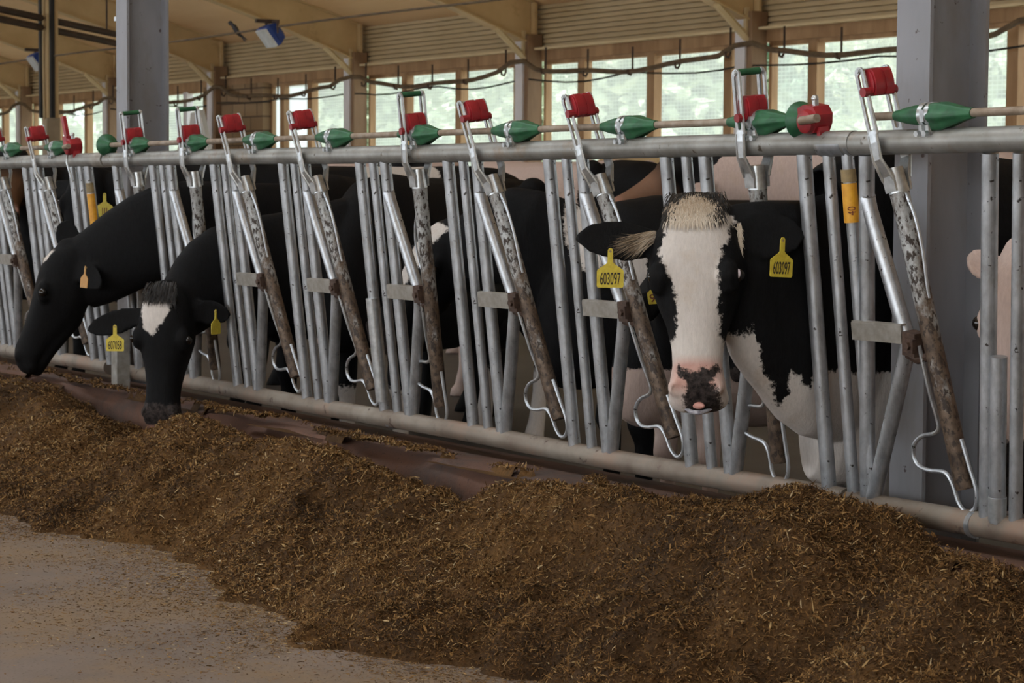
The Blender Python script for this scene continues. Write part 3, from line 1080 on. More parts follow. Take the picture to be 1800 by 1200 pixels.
def ear_rings(h, side, base, tip, wdir, cup=.012, width=.062, sag=0.0, n=9):
    """leaf shaped ear from base to tip in head coordinates"""
    b, tp = np.array(base), np.array(tip)
    wd = unit(wdir)
    ax = unit(tp - b)
    wd = unit(wd - ax * (wd @ ax))
    nm = np.cross(ax, wd)
    if nm[2] < 0:
        nm = -nm
    R = []
    for i in range(n):
        s = i / (n - 1)
        wdt = width * (.45 + 1.55 * s - .55 * s * s) if s < .45 else width * (1.04 - 1.25 * (s - .45) ** 2 * 1.6 - (0.0 if s < .9 else .30 * (s - .9) * 10))
        wdt = max(wdt, .010)
        c = b + (tp - b) * s + np.array([0, sag * math.sin(s * math.pi / 2), 0])
        th = .016 - .006 * s
        pts = []
        for t in np.linspace(0, 2 * math.pi, 18, endpoint=False):
            x = math.cos(t) * wdt
            y = math.sin(t) * th - cup * (1 - (x / (wdt + 1e-6)) ** 2) * math.sin(min(1, s * 1.5) * math.pi * .6)
            q = c + wd * x + nm * y
            pts.append(h.pt(*q))
        R.append(pts)
    return R


def make_cow(label, shoulder, heading, head, neck, vox, mat, pattern, group=None, scale=1.0, ears=None, lower=0.0, chest=None, girth=1.0, wide=1.0, eye=(.1125, .197, .028)):
    """shoulder: ground point under the withers; heading: the way the body faces; neck: list of (centre, up, half height, half width)"""
    S = np.array([shoulder[0], shoulder[1], 0.0])
    F = unit([heading[0], heading[1], 0])
    L = np.array([-F[1], F[0], 0])
    Z = np.array([0, 0, 1.0])

    def W(x, y, z):
        return S + scale * (F * x + L * y) + Z * (z * scale)
    mb = MB()
    torso = [(-1.60, 1.14, .12, .09), (-1.55, 1.13, .22, .17), (-1.42, 1.11, .29, .24), (-1.18, 1.05, .36, .285), (-.95, 1.00, .40, .31),
             (-.65, .97, .43, .345), (-.35, .97, .43, .335), (-.10, 1.00, .42, .285), (.10, .99, .40, .235), (.25, .93, .36, .19),
             (.36, .87, .29, .145), (.44, .82, .20, .09), (.47, .80, .12, .05)]
    if chest:
        torso = torso[:-5] + chest
    mb.loft([ring(W(x, 0, z), L * scale, Z * scale, a * girth, hh, hh, 32, 2.3) for x, z, hh, a in torso])
    # spine ridge, hips
    for y in (-1, 1):
        mb.sphere(W(-1.2, y * .21, 1.33), .08 * scale, 12, 8)
        fl = [(.10, .13, .86, .12, .10), (.06, .15, .70, .085, .075), (.04, .15, .52, .060, .055), (.05, .15, .42, .062, .056), (.03, .15, .34, .043, .04),
              (.03, .15, .18, .040, .038), (.045, .15, .11, .050, .046), (.06, .15, .075, .042, .042), (.075, .15, .05, .060, .055), (.085, .15, 0.0, .066, .06)]
        mb.loft([ring(W(x, y * yy, z), F * scale, L * scale, a, b, b, 20) for x, yy, z, a, b in fl])
        hl = [(-1.30, .14, 1.05, .20, .13), (-1.22, .17, .88, .20, .12), (-1.20, .18, .74, .15, .09), (-1.30, .17, .60, .095, .065), (-1.42, .16, .50, .068, .05),
              (-1.42, .16, .42, .055, .045), (-1.39, .16, .28, .040, .038), (-1.36, .16, .13, .048, .044), (-1.33, .16, .06, .055, .052), (-1.31, .16, 0.0, .066, .06)]
        mb.loft([ring(W(x, y * yy, z), F * scale, L * scale, a, b, b, 20) for x, yy, z, a, b in hl])
    mb.sphere(W(-1.08, 0, .62), (.20 * scale, .17 * scale, .13 * scale), 18, 12)
    mb.tube([W(-1.56, 0, 1.30), W(-1.66, 0, 1.22), W(-1.69, 0, 1.0), W(-1.66, 0, .7), W(-1.66, 0, .5)], [.045, .04, .03, .026, .04], 10, smooth_path=3)
    # neck
    R = []
    cs = [np.array(n[0], float) for n in neck]
    for i, (c, up, hh, hw) in enumerate(neck):
        tg = unit(cs[min(i + 1, len(cs) - 1)] - cs[max(i - 1, 0)])
        up = unit(np.array(up, float) - tg * (np.array(up, float) @ tg))
        R.append((np.array(c, float), tg, up, hh, hw))
    rings = []
    C = catmull([r[0] for r in R], 4)
    U = catmull([r[2] for r in R], 4)
    HH = [float(x[0]) for x in catmull([np.array([r[3]]) for r in R], 4)]
    HW = [float(x[0]) for x in catmull([np.array([r[4]]) for r in R], 4)]
    for i in range(len(C)):
        tg = unit(C[min(i + 1, len(C) - 1)] - C[max(i - 1, 0)])
        up = unit(U[i] - tg * (U[i] @ tg))
        sd = np.cross(tg, up)
        rings.append(ring(C[i], sd, up, HW[i], HH[i], HH[i], 28, 2.2))
    mb.loft(rings)
    # head
    h = head
    mb.loft([ring(h.pt(0, t, cv), h.u * h.k, h.v * h.k, a * (1 + (wide - 1) * math.exp(-((t - .19) / .14) ** 2)), f, bk, 32, e) for t, cv, a, f, bk, e in HEAD_RINGS])
    mb.loft([ring(h.pt(0, t, cv - .004 - lower * max(0, t - .2)), h.u * h.k, h.v * h.k, a, f, bk, 20) for t, cv, a, f, bk in JAW_RINGS])
    for sd in (-1, 1):
        for t, u, v, r in ((.192, .090, .026, .034), (.174, .092, .032, .026), (.214, .094, .018, .028)):   # brow and orbit
            mb.sphere(h.pt(sd * (u + eye[0] - .1125), t, v + eye[2] - .028), r * h.k, 14, 10)
        mb.sphere(h.pt(sd * .052, .492, .012), .026 * h.k, 12, 8)          # flare of the nostril
        mb.sphere(h.pt(sd * .050, .515, -.045), .034 * h.k, 12, 8)         # cheek of the upper lip
    mb.sphere(h.pt(0, .000, -.005), (.055 * h.k, .055 * h.k, .045 * h.k), 14, 10)   # poll knob
    ears = ears or {}
    for sd in (-1, 1):
        e = ears.get(sd, dict(base=(sd * .085, .075, -.05), tip=(sd * .275, .115, -.06), wdir=(0, 1, .15)))
        mb.loft(ear_rings(h, sd, **e))
    me0 = mb.mesh('tmp', None, True)
    tmp = link(bpy.data.objects.new('tmp', me0))
    rm = tmp.modifiers.new('r', 'REMESH')
    rm.mode = 'VOXEL'
    rm.voxel_size = vox
    sm = tmp.modifiers.new('s', 'SMOOTH')
    sm.factor = .5
    sm.iterations = 5
    dg = bpy.context.evaluated_depsgraph_get()
    me = bpy.data.meshes.new_from_object(tmp.evaluated_get(dg))
    bpy.data.objects.remove(tmp)
    n = len(me.vertices)
    co = np.empty(n * 3, np.float32)
    me.vertices.foreach_get('co', co)
    X = co.reshape(-1, 3).astype(float)
    hl = h.local(X)
    # press nostrils in
    for sd in (-1, 1):
        d = np.sqrt(((hl - np.array([sd * .050, .500, .036])) ** 2 * np.array([1.0, .8, .5])).sum(1))
        X -= (h.v * .45 - h.u * sd * .5 + h.w * .2)[None, :] * (np.clip(1 - d / .020, 0, 1) ** 1.2 * .022 * h.k)[:, None]
    # mouth line
    is_head = (hl[:, 1] > -.06) & (hl[:, 1] < .62) & (np.abs(hl[:, 0]) < .15) & (hl[:, 2] > -.22) & (hl[:, 2] < .14)
    is_ear = (np.abs(hl[:, 0]) > .112) & (hl[:, 1] > -.02) & (hl[:, 1] < .26) & (hl[:, 2] > -.16) & (hl[:, 2] < .10)
    attrs = {k: np.zeros(n) for k in ('white', 'pink', 'nose', 'tan')}
    attrs['white'][:] = -1
    bodyl = np.stack([((X - S) / scale) @ F, ((X - S) / scale) @ L, X[:, 2] / scale], 1)
    pattern(attrs, X, hl, is_head, is_ear, bodyl)
    root = empty('cow', (S[0], S[1], 0), (0, 0, 0), None, label, 'cow', group)
    X -= np.array([S[0], S[1], 0])
    me.vertices.foreach_set('co', X.astype(np.float32).ravel())
    for k, v in attrs.items():
        a = me.attributes.new(k, 'FLOAT', 'POINT')
        a.data.foreach_set('value', v.astype(np.float32))
    me.materials.clear()
    me.materials.append(mat)
    me.polygons.foreach_set('use_smooth', np.ones(len(me.polygons), bool))
    me.update()
    body = link(bpy.data.objects.new('body', me), root)
    root_off = np.array([S[0], S[1], 0])

    SURF[root.name] = h.local(X + root_off)

    # eyes
    for sd in (-1, 1):
        c = h.pt(sd * eye[0] + (.006 if wide > 1 else 0), eye[1], eye[2] - (.010 * (sd > 0) if wide > 1 else 0)) - root_off
        e = MB().sphere((0, 0, 0), .0185 * h.k, 20, 14).obj('eye', M['eye'], root)
        e.location = c
        e.rotation_euler = (0, 0, 0)
    return root, body, root_off


def place(root, o, root_off):
    o.location = Vector(o.location) - Vector(root_off)


SURF = {}


def surf_v(root, u, t, r=.007):
    """height of the skin over the head axis at (u, t)"""
    S_ = SURF[root.name]
    m = (np.abs(S_[:, 0] - u) < r) & (np.abs(S_[:, 1] - t) < r) & (S_[:, 2] > -.12)
    return float(S_[m, 2].max()) if m.any() else -.03


def tuft(root, root_off, h, name, roots, m='hair', w=.0022):
    """short hair: list of (base uvt, tip uvt, tone) in head coordinates, each a bent tapering blade"""
    vs, fs, tone = [], [], []
    for b, tp, tn in roots:
        b, tp = np.array(b), np.array(tp)
        mid = (b + tp) / 2 + np.array([0, 0, .008])
        side = unit(np.cross(tp - b, np.array([RNG.normal(0, .3), RNG.normal(0, .3), 1.0])))
        k = len(vs)
        for p, ww in ((b, 1.0), (mid, .8), (tp, .1)):
            for s in (-1, 1):
                vs.append(h.pt(*(p + side * s * w * ww)) - root_off)
                tone.append(tn)
        fs += [(k, k + 1, k + 3, k + 2), (k + 2, k + 3, k + 5, k + 4)]
    me = bpy.data.meshes.new(name)
    me.from_pydata([tuple(v) for v in vs], [], fs)
    a = me.attributes.new('tone', 'FLOAT', 'POINT')
    a.data.foreach_set('value', np.array(tone, np.float32))
    me.materials.append(M[m])
    return link(bpy.data.objects.new(name, me), root)


def ear_tag(root, root_off, pos, right, up, size=1.0, body=None, m='tag', ink='ink', turn=0.0, label=None, stud=True):
    """yellow tag hanging at pos (top of its neck); right and up are the picture directions of the tag face"""
    r, u = unit(right), unit(up)
    nrm = np.cross(r, u)          # towards the reader
    if turn:
        r = r * math.cos(turn) + nrm * math.sin(turn)
        nrm = np.cross(r, u)
    k = size
    poly = [(-.007, .002), (-.0045, .0065), (0, .008), (.0045, .0065), (.007, .002), (.0075, -.030), (.011, -.034), (.034, -.050), (.036, -.054),
            (.036, -.094), (.033, -.098), (-.033, -.098), (-.036, -.094), (-.036, -.054), (-.034, -.050), (-.011, -.034), (-.0075, -.030)]
    b = MB().prism([(x * k, z * k) for x, z in poly], -.0012, .0012)
    o = b.obj('ear_tag', M[m], root, False)
    Mx = Matrix(((r[0], -nrm[0], u[0], 0), (r[1], -nrm[1], u[1], 0), (r[2], -nrm[2], u[2], 0), (0, 0, 0, 1)))
    p = np.array(pos) - root_off
    o.matrix_local = Matrix.Translation(Vector(p)) @ Mx
    if label:
        o['label'] = label
    if stud:
        MB().tube([(0, .006, -.001), (0, -.003, -.001)], [.0045 * k, .003 * k], 10).obj('tag_stud', M['tape_dark'], o)
    if body:
        text_obj('tag_number', body, .046 * k, M[ink], o, Matrix.Translation((0, -.0016, -.0755 * k)) @ Matrix.Rotation(math.radians(90), 4, 'X'),
                 .40 * len('603097') / max(len(body), 1), .0003, .0004)
    return o


def neck_auto(S, F, head, z0=1.02, hh0=.33, hw0=.15, mid=None, hh1=.125, scale=1.0, base_x=.12):
    S = np.array([S[0], S[1], 0.0]); F = unit([F[0], F[1], 0])
    b = S + F * base_x * scale + np.array([0, 0, z0 * scale])
    e = head.pt(0, .10, -.085)
    if mid is None:
        mid = (b + e) / 2 + np.array([0, 0, .02])
    mid = np.array(mid, float)
    upe = unit(-head.w * .7 + head.v * .5 + np.array([0, 0, .6]))
    return [(b - F * .18 * scale, (0, 0, 1), hh0 * scale, hw0 * 1.15 * scale), (b, (0, 0, 1), hh0 * .95 * scale, hw0 * scale),
            ((b + mid) / 2, (0, 0, 1), (hh0 * .6 + hh1 * .5) * scale, hw0 * .85 * scale),
            (mid, np.array([0, 0, 1.0]), (hh0 + hh1) / 2.15 * scale, .105 * scale),
            (e * .75 + mid * .25, upe, hh1 * 1.12, .094), (e, upe, hh1, .086)]


def facing(d, up=0.0):
    """unit vector from a place towards the camera, tilted up by `up`"""
    v = np.array(CAM) - np.array(d)
    v[2] = 0
    v = unit(v)
    return unit(v + np.array([0, 0, up]))


IR = np.array([cr[0], cr[1], 0]) / math.hypot(cr[0], cr[1])      # along the picture to the right
UP = np.array([0, 0, 1.0])

# ---- 1: the cow looking at the camera, broad white blaze, tags in both ears
hp = np.array([-4.845, -.368, 1.156])
tc = facing(hp)
YW = .12
v1 = unit(tc * math.cos(YW) - IR * math.sin(YW) + UP * .30)
w1 = unit(-UP * math.cos(.22) + tc * math.sin(.22) + IR * .020)
h1 = Head(hp, w1, v1, .965)


def hx(x, y):
    return ((x - 1221) * .00156, (y - 364) * .00155)


blaze1 = [hx(*q) for q in ((1190, 372), (1176, 372), (1168, 392), (1172, 415), (1158, 445), (1176, 478), (1188, 515), (1192, 555), (1187, 590), (1150, 625),
                           (1080, 720), (1420, 760), (1440, 628), (1335, 612), (1305, 620), (1275, 612), (1262, 590), (1264, 560), (1259, 545), (1267, 522), (1265, 495), (1264, 470),
                           (1272, 440), (1283, 425), (1280, 405), (1290, 380), (1285, 372))]
# side of the neck and chest, in y,z on the animal's left side
sideX = -4.76


def yz(x, y):
    d = cf + cr * (x - 900.0) / 4000.0 - cu * (y - 600.0) / 4000.0
    t = (sideX - CAM[0]) / d[0]
    p = np.array(CAM) + d * t
    return (p[1], p[2])


white_side = [yz(*q) for q in ((1300, 622), (1312, 612), (1322, 590), (1324, 520), (1331, 500), (1337, 560), (1340, 596), (1344, 630), (1352, 655), (1366, 672), (1372, 690), (1384, 718), (1393, 690),
                               (1388, 668), (1391, 652), (1398, 662), (1408, 662), (1412, 678), (1424, 680), (1426, 660), (1432, 650), (1450, 654), (1470, 650), (1490, 656),
                               (1512, 652), (1570, 656), (1700, 640), (1700, 1000), (1150, 1000), (1150, 622))]


def pat1(a, X, hl, is_head, is_ear, bl):
    uv = hl[:, :2]
    wh = sdf_poly(uv, blaze1)
    # cheek stays black, white comes back along the jaw edge
    wh = np.where(hl[:, 2] < -.085, np.maximum(np.minimum(wh, .02), np.maximum(hl[:, 1] - np.where(hl[:, 2] < -.125, .33, .392), np.minimum(-.150 - hl[:, 2], .045 - np.abs(hl[:, 0])))), wh)
    wh = np.where((hl[:, 0] > .05) & (hl[:, 1] > .15) & (hl[:, 1] < .40), np.maximum(wh, np.minimum(-.118 - hl[:, 2], hl[:, 2] + .150)), wh)
    side = sdf_poly(X[:, 1:], white_side)
    side = np.where(X[:, 1] < -.08, np.minimum(side, .80 - X[:, 2]), side)
    w = np.where(is_head, wh, side)
    far = X[:, 0] < -5.0
    w = np.where(~is_head & far & (X[:, 2] > .75), -1, w)
    w = np.where(is_ear & ~is_head, -1, w)
    a['white'][:] = w
    t, u, v = hl[:, 1], hl[:, 0], hl[:, 2]
    top = np.clip((t - .405) / .03, 0, 1) * np.clip((v + .03) / .03, 0, 1)
    a['pink'][:] = np.where(is_head, top * (.85 - .45 * np.clip((np.abs(u) - .045) / .03, 0, 1)) * np.clip(1 - (t - .49) / .04, .25, 1), 0)
    pad = [hx(*q) for q in ((1186, 652), (1192, 642), (1203, 652), (1220, 657), (1232, 650), (1247, 652), (1251, 643), (1260, 642), (1264, 653), (1253, 668), (1246, 676), (1256, 688),
                            (1262, 700), (1262, 730), (1200, 730), (1198, 700), (1203, 684), (1204, 670), (1194, 664))]
    a['nose'][:] = np.where(is_head & (t > .40) & (v > -.055), sdf_poly(uv, pad), -1)
    d = np.sqrt(((hl - np.array([.0, .02, .05])) ** 2 / np.array([.07, .07, .07]) ** 2).sum(1))
    a['tan'][:] = 0


chest1 = [(.10, .97, .44, .235), (.22, .90, .45, .195), (.32, .83, .43, .155), (.41, .76, .36, .11), (.465, .70, .26, .06)]
S1 = (-4.90, .515)
neck1 = [((-4.89, .42, .98), UP, .38, .17), ((-4.875, .26, .94), UP, .39, .15), ((-4.845, .10, .885), UP, .375, .108), ((-4.83, -.06, .93), UP, .285, .086),
         ((-4.83, -.19, .985), UP, .205, .082), (h1.pt(.0, .13, -.12), unit(-w1 * .8 + UP * .4), .150, .084)]
ears1 = {-1: dict(base=(-.080, .085, -.045), tip=(-.318, .078, .060), wdir=(0.0, 1, .25), width=.060, cup=.010),
         1: dict(base=(.085, .065, -.045), tip=(.290, .060, -.105), wdir=(0.05, 1, .10), width=.068, cup=.010)}
c1, b1, o1 = make_cow('black and white cow looking at the camera, broad white blaze, head through the fence', S1, (-.02, -1), h1, neck1, .0060, M['coat'], pat1,
                      None, .93, ears1, 0.05, chest1, 1.0, 1.20, (.1135, .193, .046))
e = MB().sphere(tuple(h1.pt(.1195 - .0050, .193 - .001, .036 + .0050) - o1), .0165, 18, 12).obj('sclera', M['sclera'], c1)
roots = []
gu = np.linspace(-.10, .10, 41)
gt = np.linspace(-.06, .10, 33)
GV = np.array([[surf_v(c1, u_, t_) for t_ in gt] for u_ in gu])


def skin(u_, t_):
    a_ = np.clip((u_ - gu[0]) / (gu[1] - gu[0]), 0, len(gu) - 1.001)
    b_ = np.clip((t_ - gt[0]) / (gt[1] - gt[0]), 0, len(gt) - 1.001)
    i_, j_ = int(a_), int(b_)
    fa, fb = a_ - i_, b_ - j_
    return (GV[i_, j_] * (1 - fa) + GV[i_ + 1, j_] * fa) * (1 - fb) + (GV[i_, j_ + 1] * (1 - fa) + GV[i_ + 1, j_ + 1] * fa) * fb


for i in range(3800):
    x = RNG.normal(0, .040)
    t0 = RNG.uniform(-.056, .036)
    if abs(x) > .082:
        continue
    ln = RNG.uniform(.012, .046)
    x1 = x * 1.12 + RNG.normal(0, .004)
    edge = abs(x) / .060 + max(0, (-.020 - t0) / .022) + RNG.normal(0, .20)
    tn = min(1.0, RNG.uniform(.60, .80) + .22 * max(0, (t0 + .01) / .045)) if edge < 1.0 else RNG.uniform(0, .15)
    roots.append(((x, t0, skin(x, t0) - .001), (x1, t0 + ln, skin(x1, t0 + ln) + RNG.uniform(.001, .006)), tn))
tuft(c1, o1, h1, 'forelock', roots, w=.0011)
roots = []
for i in range(260):
    s = RNG.uniform(.0, 1)
    roots.append(((-.108 - .02 * s, .062 + RNG.uniform(-.008, .020), -.006), (-.135 - .085 * s - RNG.uniform(0, .02), .098 + RNG.normal(.012, .016), .022 + .03 * s + RNG.uniform(0, .01)), RNG.uniform(.2, .62) if s > .3 else RNG.uniform(.6, .85)))
tuft(c1, o1, h1, 'ear_hair', roots, w=.0008)
roots = []
for i in range(160):
    q = RNG.uniform(0, 1)
    roots.append(((.118 + RNG.normal(0, .004), .035 + .07 * q, -.020), (.124 + RNG.normal(0, .005), .06 + .08 * q, -.006), RNG.uniform(.65, .95)))
tuft(c1, o1, h1, 'ear_hair', roots, w=.0010)
MB().sphere((0, 0, 0), (.026, .010, .010), 16, 10).obj('tongue', M['tongue'], c1).location = h1.pt(.004, .540, .004) - o1
lp = MB().tube([h1.pt(-.036, .543, -.022) - o1, h1.pt(-.015, .556, -.004) - o1, h1.pt(.012, .558, -.003) - o1, h1.pt(.038, .546, -.022) - o1], [.004, .006, .006, .004], 10, smooth_path=4)
lp.obj('lower_lip', M['lip'], c1)
ear_tag(c1, o1, at(1073, 441, h1.pt(-.222, .11, .07)[1]), IR, UP, .98, '603097', label='yellow ear tag in the left of the picture')
ear_tag(c1, o1, at(1376, 422, h1.pt(.205, .08, .0)[1]), IR, UP + IR * .10, .98, '603097', turn=-.5, label='yellow ear tag turned sideways in the other ear')

# ---- 2: black cow eating, white triangle on the forehead
hp = np.array([-8.49, -.30, .795])
tc = facing(hp)
w2 = unit(-UP * .97 + tc * .10 - IR * .045)
h2 = Head(hp, w2, unit(tc - IR * .34 + UP * .12), 1.0)


def hx2(x, y):
    return ((x - 290) * .00232, (y - 508) * .00228)


tri = [hx2(*q) for q in ((254, 532), (262, 524), (275, 532), (286, 529), (298, 526), (310, 530), (309, 545), (297, 566), (281, 588), (264, 578), (256, 556))]


def pat2(a, X, hl, is_head, is_ear, bl):
    a['white'][:] = np.where(is_head & (hl[:, 2] > -.02), sdf_poly(hl[:, :2], tri), -1)
    low = (bl[:, 2] < .42) & (bl[:, 0] < .6) & ~is_head
    a['white'][:] = np.where(low, .01 + (.36 - bl[:, 2]) * .3, a['white'])
    t = hl[:, 1]
    a['nose'][:] = np.where(is_head, (t - .455), -1)
    a['pink'][:] = np.where(is_head, np.clip((t - .535) / .015, 0, 1) * .9, 0)
    a['nose'][:] = np.where(is_head & (t > .54), -1, a['nose'])


S2 = (-8.62, .74)
n2 = neck_auto(S2, (.5, -.87), h2, 1.0, .34, .15, mid=(-8.545, -.02, .86), scale=.90)
c2, b2, o2 = make_cow('black cow eating from the feed with a white triangle on its forehead', S2, (.5, -.87), h2, n2, .009, M['coat'], pat2, None, .90,
                      {-1: dict(base=(-.085, .09, -.05), tip=(-.31, .17, .04), wdir=(0, 1, .3), width=.055),
                       1: dict(base=(.085, .07, -.05), tip=(.25, .09, -.08), wdir=(0, 1, -.2), width=.055)}, girth=.82)
roots = []
for i in range(500):
    x = RNG.uniform(-.06, .065)
    t0 = RNG.uniform(-.035, .035)
    roots.append(((x, t0, .050), (x * 1.1 + RNG.normal(0, .006), t0 + RNG.uniform(.025, .045), .072 + RNG.uniform(0, .008)), RNG.uniform(0, .06)))
tuft(c2, o2, h2, 'forelock', roots, w=.0016)
MB().sphere((0, 0, 0), (.028, .014, .016), 16, 10).obj('tongue', M['tongue'], c2).location = h2.pt(.006, .548, -.022) - o2
ear_tag(c2, o2, at(202, 574, h2.pt(-.205, .155, .06)[1]), IR, UP, 1.0, '607058', label='yellow ear tag reading 607058')
ear_tag(c2, o2, h2.pt(.200, .075, -.045), IR, UP, .95, None, turn=-1.15, label='yellow ear tag seen edge on')

# ---- 3: black cow in profile at the far left, reaching down to the feed
q3 = np.array([-9.40, -.36, .945])
w3 = unit(np.array([-.30, -.42, 0]) * .62 + np.array([0, 0, -1.0]) * .72)
v3 = unit(-IR * .9 + UP * .45 + facing(q3) * .22)
h3 = Head(q3, w3, v3, 1.04)


def pat3(a, X, hl, is_head, is_ear, bl):
    star = [(-.03, .035), (.035, .03), (.045, .075), (.01, .10), (-.02, .08)]
    a['white'][:] = np.where(is_head & (hl[:, 2] > .02), sdf_poly(hl[:, :2], star), -1)
    a['nose'][:] = -1


S3 = (-9.27, .78)
n3 = neck_auto(S3, (.5, -.87), h3, 1.05, .34, .15, mid=(-9.13, -.02, 1.02), scale=.90, hh1=.15)
c3, b3, o3 = make_cow('black cow in profile at the left edge lowering its muzzle to the feed', S3, (.5, -.87), h3, n3, .009, M['coat'], pat3, None, .90,
                      {-1: dict(base=(-.07, .03, -.03), tip=(-.15, -.085, .055), wdir=(0, .4, 1), width=.055),
                       1: dict(base=(.08, .045, -.06), tip=(.20, .075, -.17), wdir=(0, 1, .2), width=.05)}, girth=.82)
ear_tag(c3, o3, at(150, 470, -.50), IR, UP + IR * .1, .85, None, m='tag_orange', turn=.9, label='orange ear tag turned edge on')


# ---- cows standing behind the fence
def patch_pattern(blobs, base=-1.0, head_white=None, low_white=None, nose=True, pink=None):
    """blobs: (x, y, z, rx, ry, rz) in body coordinates, each flips the base colour"""
    def f(a, X, hl, is_head, is_ear, bl):
        w = np.full(len(X), .05 if base > 0 else -.05)
        sgn = -1 if base > 0 else 1
        for bx in blobs:
            c, r = np.array(bx[:3]), np.array(bx[3:])
            d = (1 - np.sqrt((((bl - c) / r) ** 2).sum(1))) * r.min()
            w = np.maximum(w, d) if sgn > 0 else np.minimum(w, -d)
        if low_white is not None:
            w = np.maximum(w, (low_white - bl[:, 2]))
        if head_white is not None:
            w = np.where(is_head, sdf_poly(hl[:, :2], head_white), w)
        a['white'][:] = w
        if nose:
            a['nose'][:] = np.where(is_head, (hl[:, 1] - .475), -1)
        if pink:
            a['tan'][:] = np.where(is_head, np.clip((hl[:, 1] - .18) / .1, 0, 1), 0)
            a['pink'][:] = np.where(is_head, np.clip((hl[:, 1] - .43) / .06, 0, 1) * .6, 0)
            a['nose'][:] = np.where(is_head, (hl[:, 1] - .50), -1)
            w2 = np.where(is_head, -1.0, w)
            a['white'][:] = w2
    return f


# 4: black cow with a yellow tag just left of the brown column edge
q = at(160, 300, .40)
h4 = Head(q, unit(-UP + facing(q) * .35 - IR * .25), unit(facing(q) - IR * .5), 1.0)
S4 = (q[0] + .35, 1.15)
c4, b4, o4 = make_cow('black cow behind the fence with a yellow tag beside the brown column edge', S4, (-.15, -1), h4, neck_auto(S4, (-.15, -1), h4, 1.04), .014, M['coat'],
                      patch_pattern([(-.8, 0, 1.3, .25, .4, .3)]), 'cows behind the fence', .95)
ear_tag(c4, o4, at(184, 342, .22), IR, UP, 1.1, 'III', ink='ink_red', label='yellow ear tag with a drawn mark')

# 5: dark muzzle at the far left edge
q = at(24, 258, .55)
h5 = Head(q + np.array([0, 0, -.02]), unit(-UP * .75 + facing(q) * .75 - IR * .1), unit(facing(q) + UP * .8), 1.0)
S5 = (q[0] - .22, 1.0)
c5, b5, o5 = make_cow('dark cow at the far left edge, only its brownish muzzle showing', S5, (0, -1), h5, neck_auto(S5, (0, -1), h5, 1.05), .014, M['coat'],
                      patch_pattern([], nose=False, pink=True), 'cows behind the fence', .95)

# 6: black cow with white blaze, head turned left behind the middle stalls
q = at(802, 396, .42)
h6 = Head(q, unit(-UP * .80 - IR * .58 + facing(q) * .12), unit(-IR * .75 + UP * .50 + facing(q) * .55), 1.0)
S6 = (-6.86, .86)
blz = [(-.055, .03), (.055, .03), (.05, .20), (.02, .34), (-.03, .34), (-.05, .2)]
c6, b6, o6 = make_cow('black cow with a white blaze, head turned left behind the middle stalls', S6, (-.12, -1), h6,
                      neck_auto(S6, (-.12, -1), h6, 1.02, .34, .15, mid=at(900, 415, .46), scale=.84), .011, M['coat'],
                      patch_pattern([(.30, .25, 1.30, .10, .3, .22), (.16, .25, 1.12, .09, .3, .14)], head_white=blz), 'cows behind the fence', .84)

# 7: black cow with pale legs, head hidden behind the looking cow
q = at(1180, 452, .22)
h7 = Head(q, unit(-UP * .72 + IR * .55), unit(facing(q) + IR * .5 + UP * .3), .82)
S7 = (-6.22, .66)
c7, b7, o7 = make_cow('small black cow with pale front legs behind the stall left of the looking cow', S7, (.1, -1), h7,
                      neck_auto(S7, (.1, -1), h7, .98, .30, .14, scale=.72), .012, M['coat_pink'],
                      patch_pattern([(.40, 0, .62, .30, .3, .16), (-.5, -.2, .8, .3, .3, .2)], low_white=.86), 'cows behind the fence', .72)
ear_tag(c7, o7, at(1148, 512, .02) + UP * .035, IR, UP - IR * .25, .75, '90', m='tag', ink='ink_red', turn=.5, label='yellow tag partly hidden by the front cow')

# 8: white cow at the right edge behind the upright panel
q = at(1822, 432, .16)
h8 = Head(q, unit(-UP * .95 + facing(q) * .2 - IR * .06), unit(facing(q) - IR * .25), 1.05)
S8 = (-4.19, .57)
c8, b8, o8 = make_cow('mostly white cow at the right edge behind the upright bars', S8, (-.1, -1), h8, neck_auto(S8, (-.1, -1), h8, 1.0), .010, M['coat_pink'],
                      patch_pattern([(-.3, .2, 1.35, .35, .4, .2), (-1.2, -.2, 1.1, .35, .4, .3)], base=1.0, nose=True), 'cows behind the fence', .95,
                      {-1: dict(base=(-.085, .06, -.05), tip=(-.17, .02, -.02), wdir=(.5, 1, .15), width=.05),
                       1: dict(base=(.085, .07, -.05), tip=(.27, .11, -.06), wdir=(0, 1, .15))}, 0.0, chest1)

# 9: pinkish-white cow further back whose tan muzzle points left
q = at(1238, 272, 2.9)
h9 = Head(q, unit(-IR * .83 - UP * .50), unit(UP * .7 - IR * .4 + facing(q) * .25), 1.05)
S9 = (q[0] + 1.15, 3.25)
c9, b9, o9 = make_cow('pinkish white cow further back with a tan muzzle pointing left', S9, (-1, -.45), h9, neck_auto(S9, (-1, -.45), h9, 1.12, mid=(q + np.array([S9[0], S9[1], 1.15])) / 2), .016,
                      M['coat_tan'], patch_pattern([(.1, .2, 1.36, .12, .3, .08), (-.22, .25, 1.25, .14, .3, .1), (-.9, .2, 1.2, .4, .3, .25)], base=1.0, pink=True), 'cows further back in the barn', 1.0)

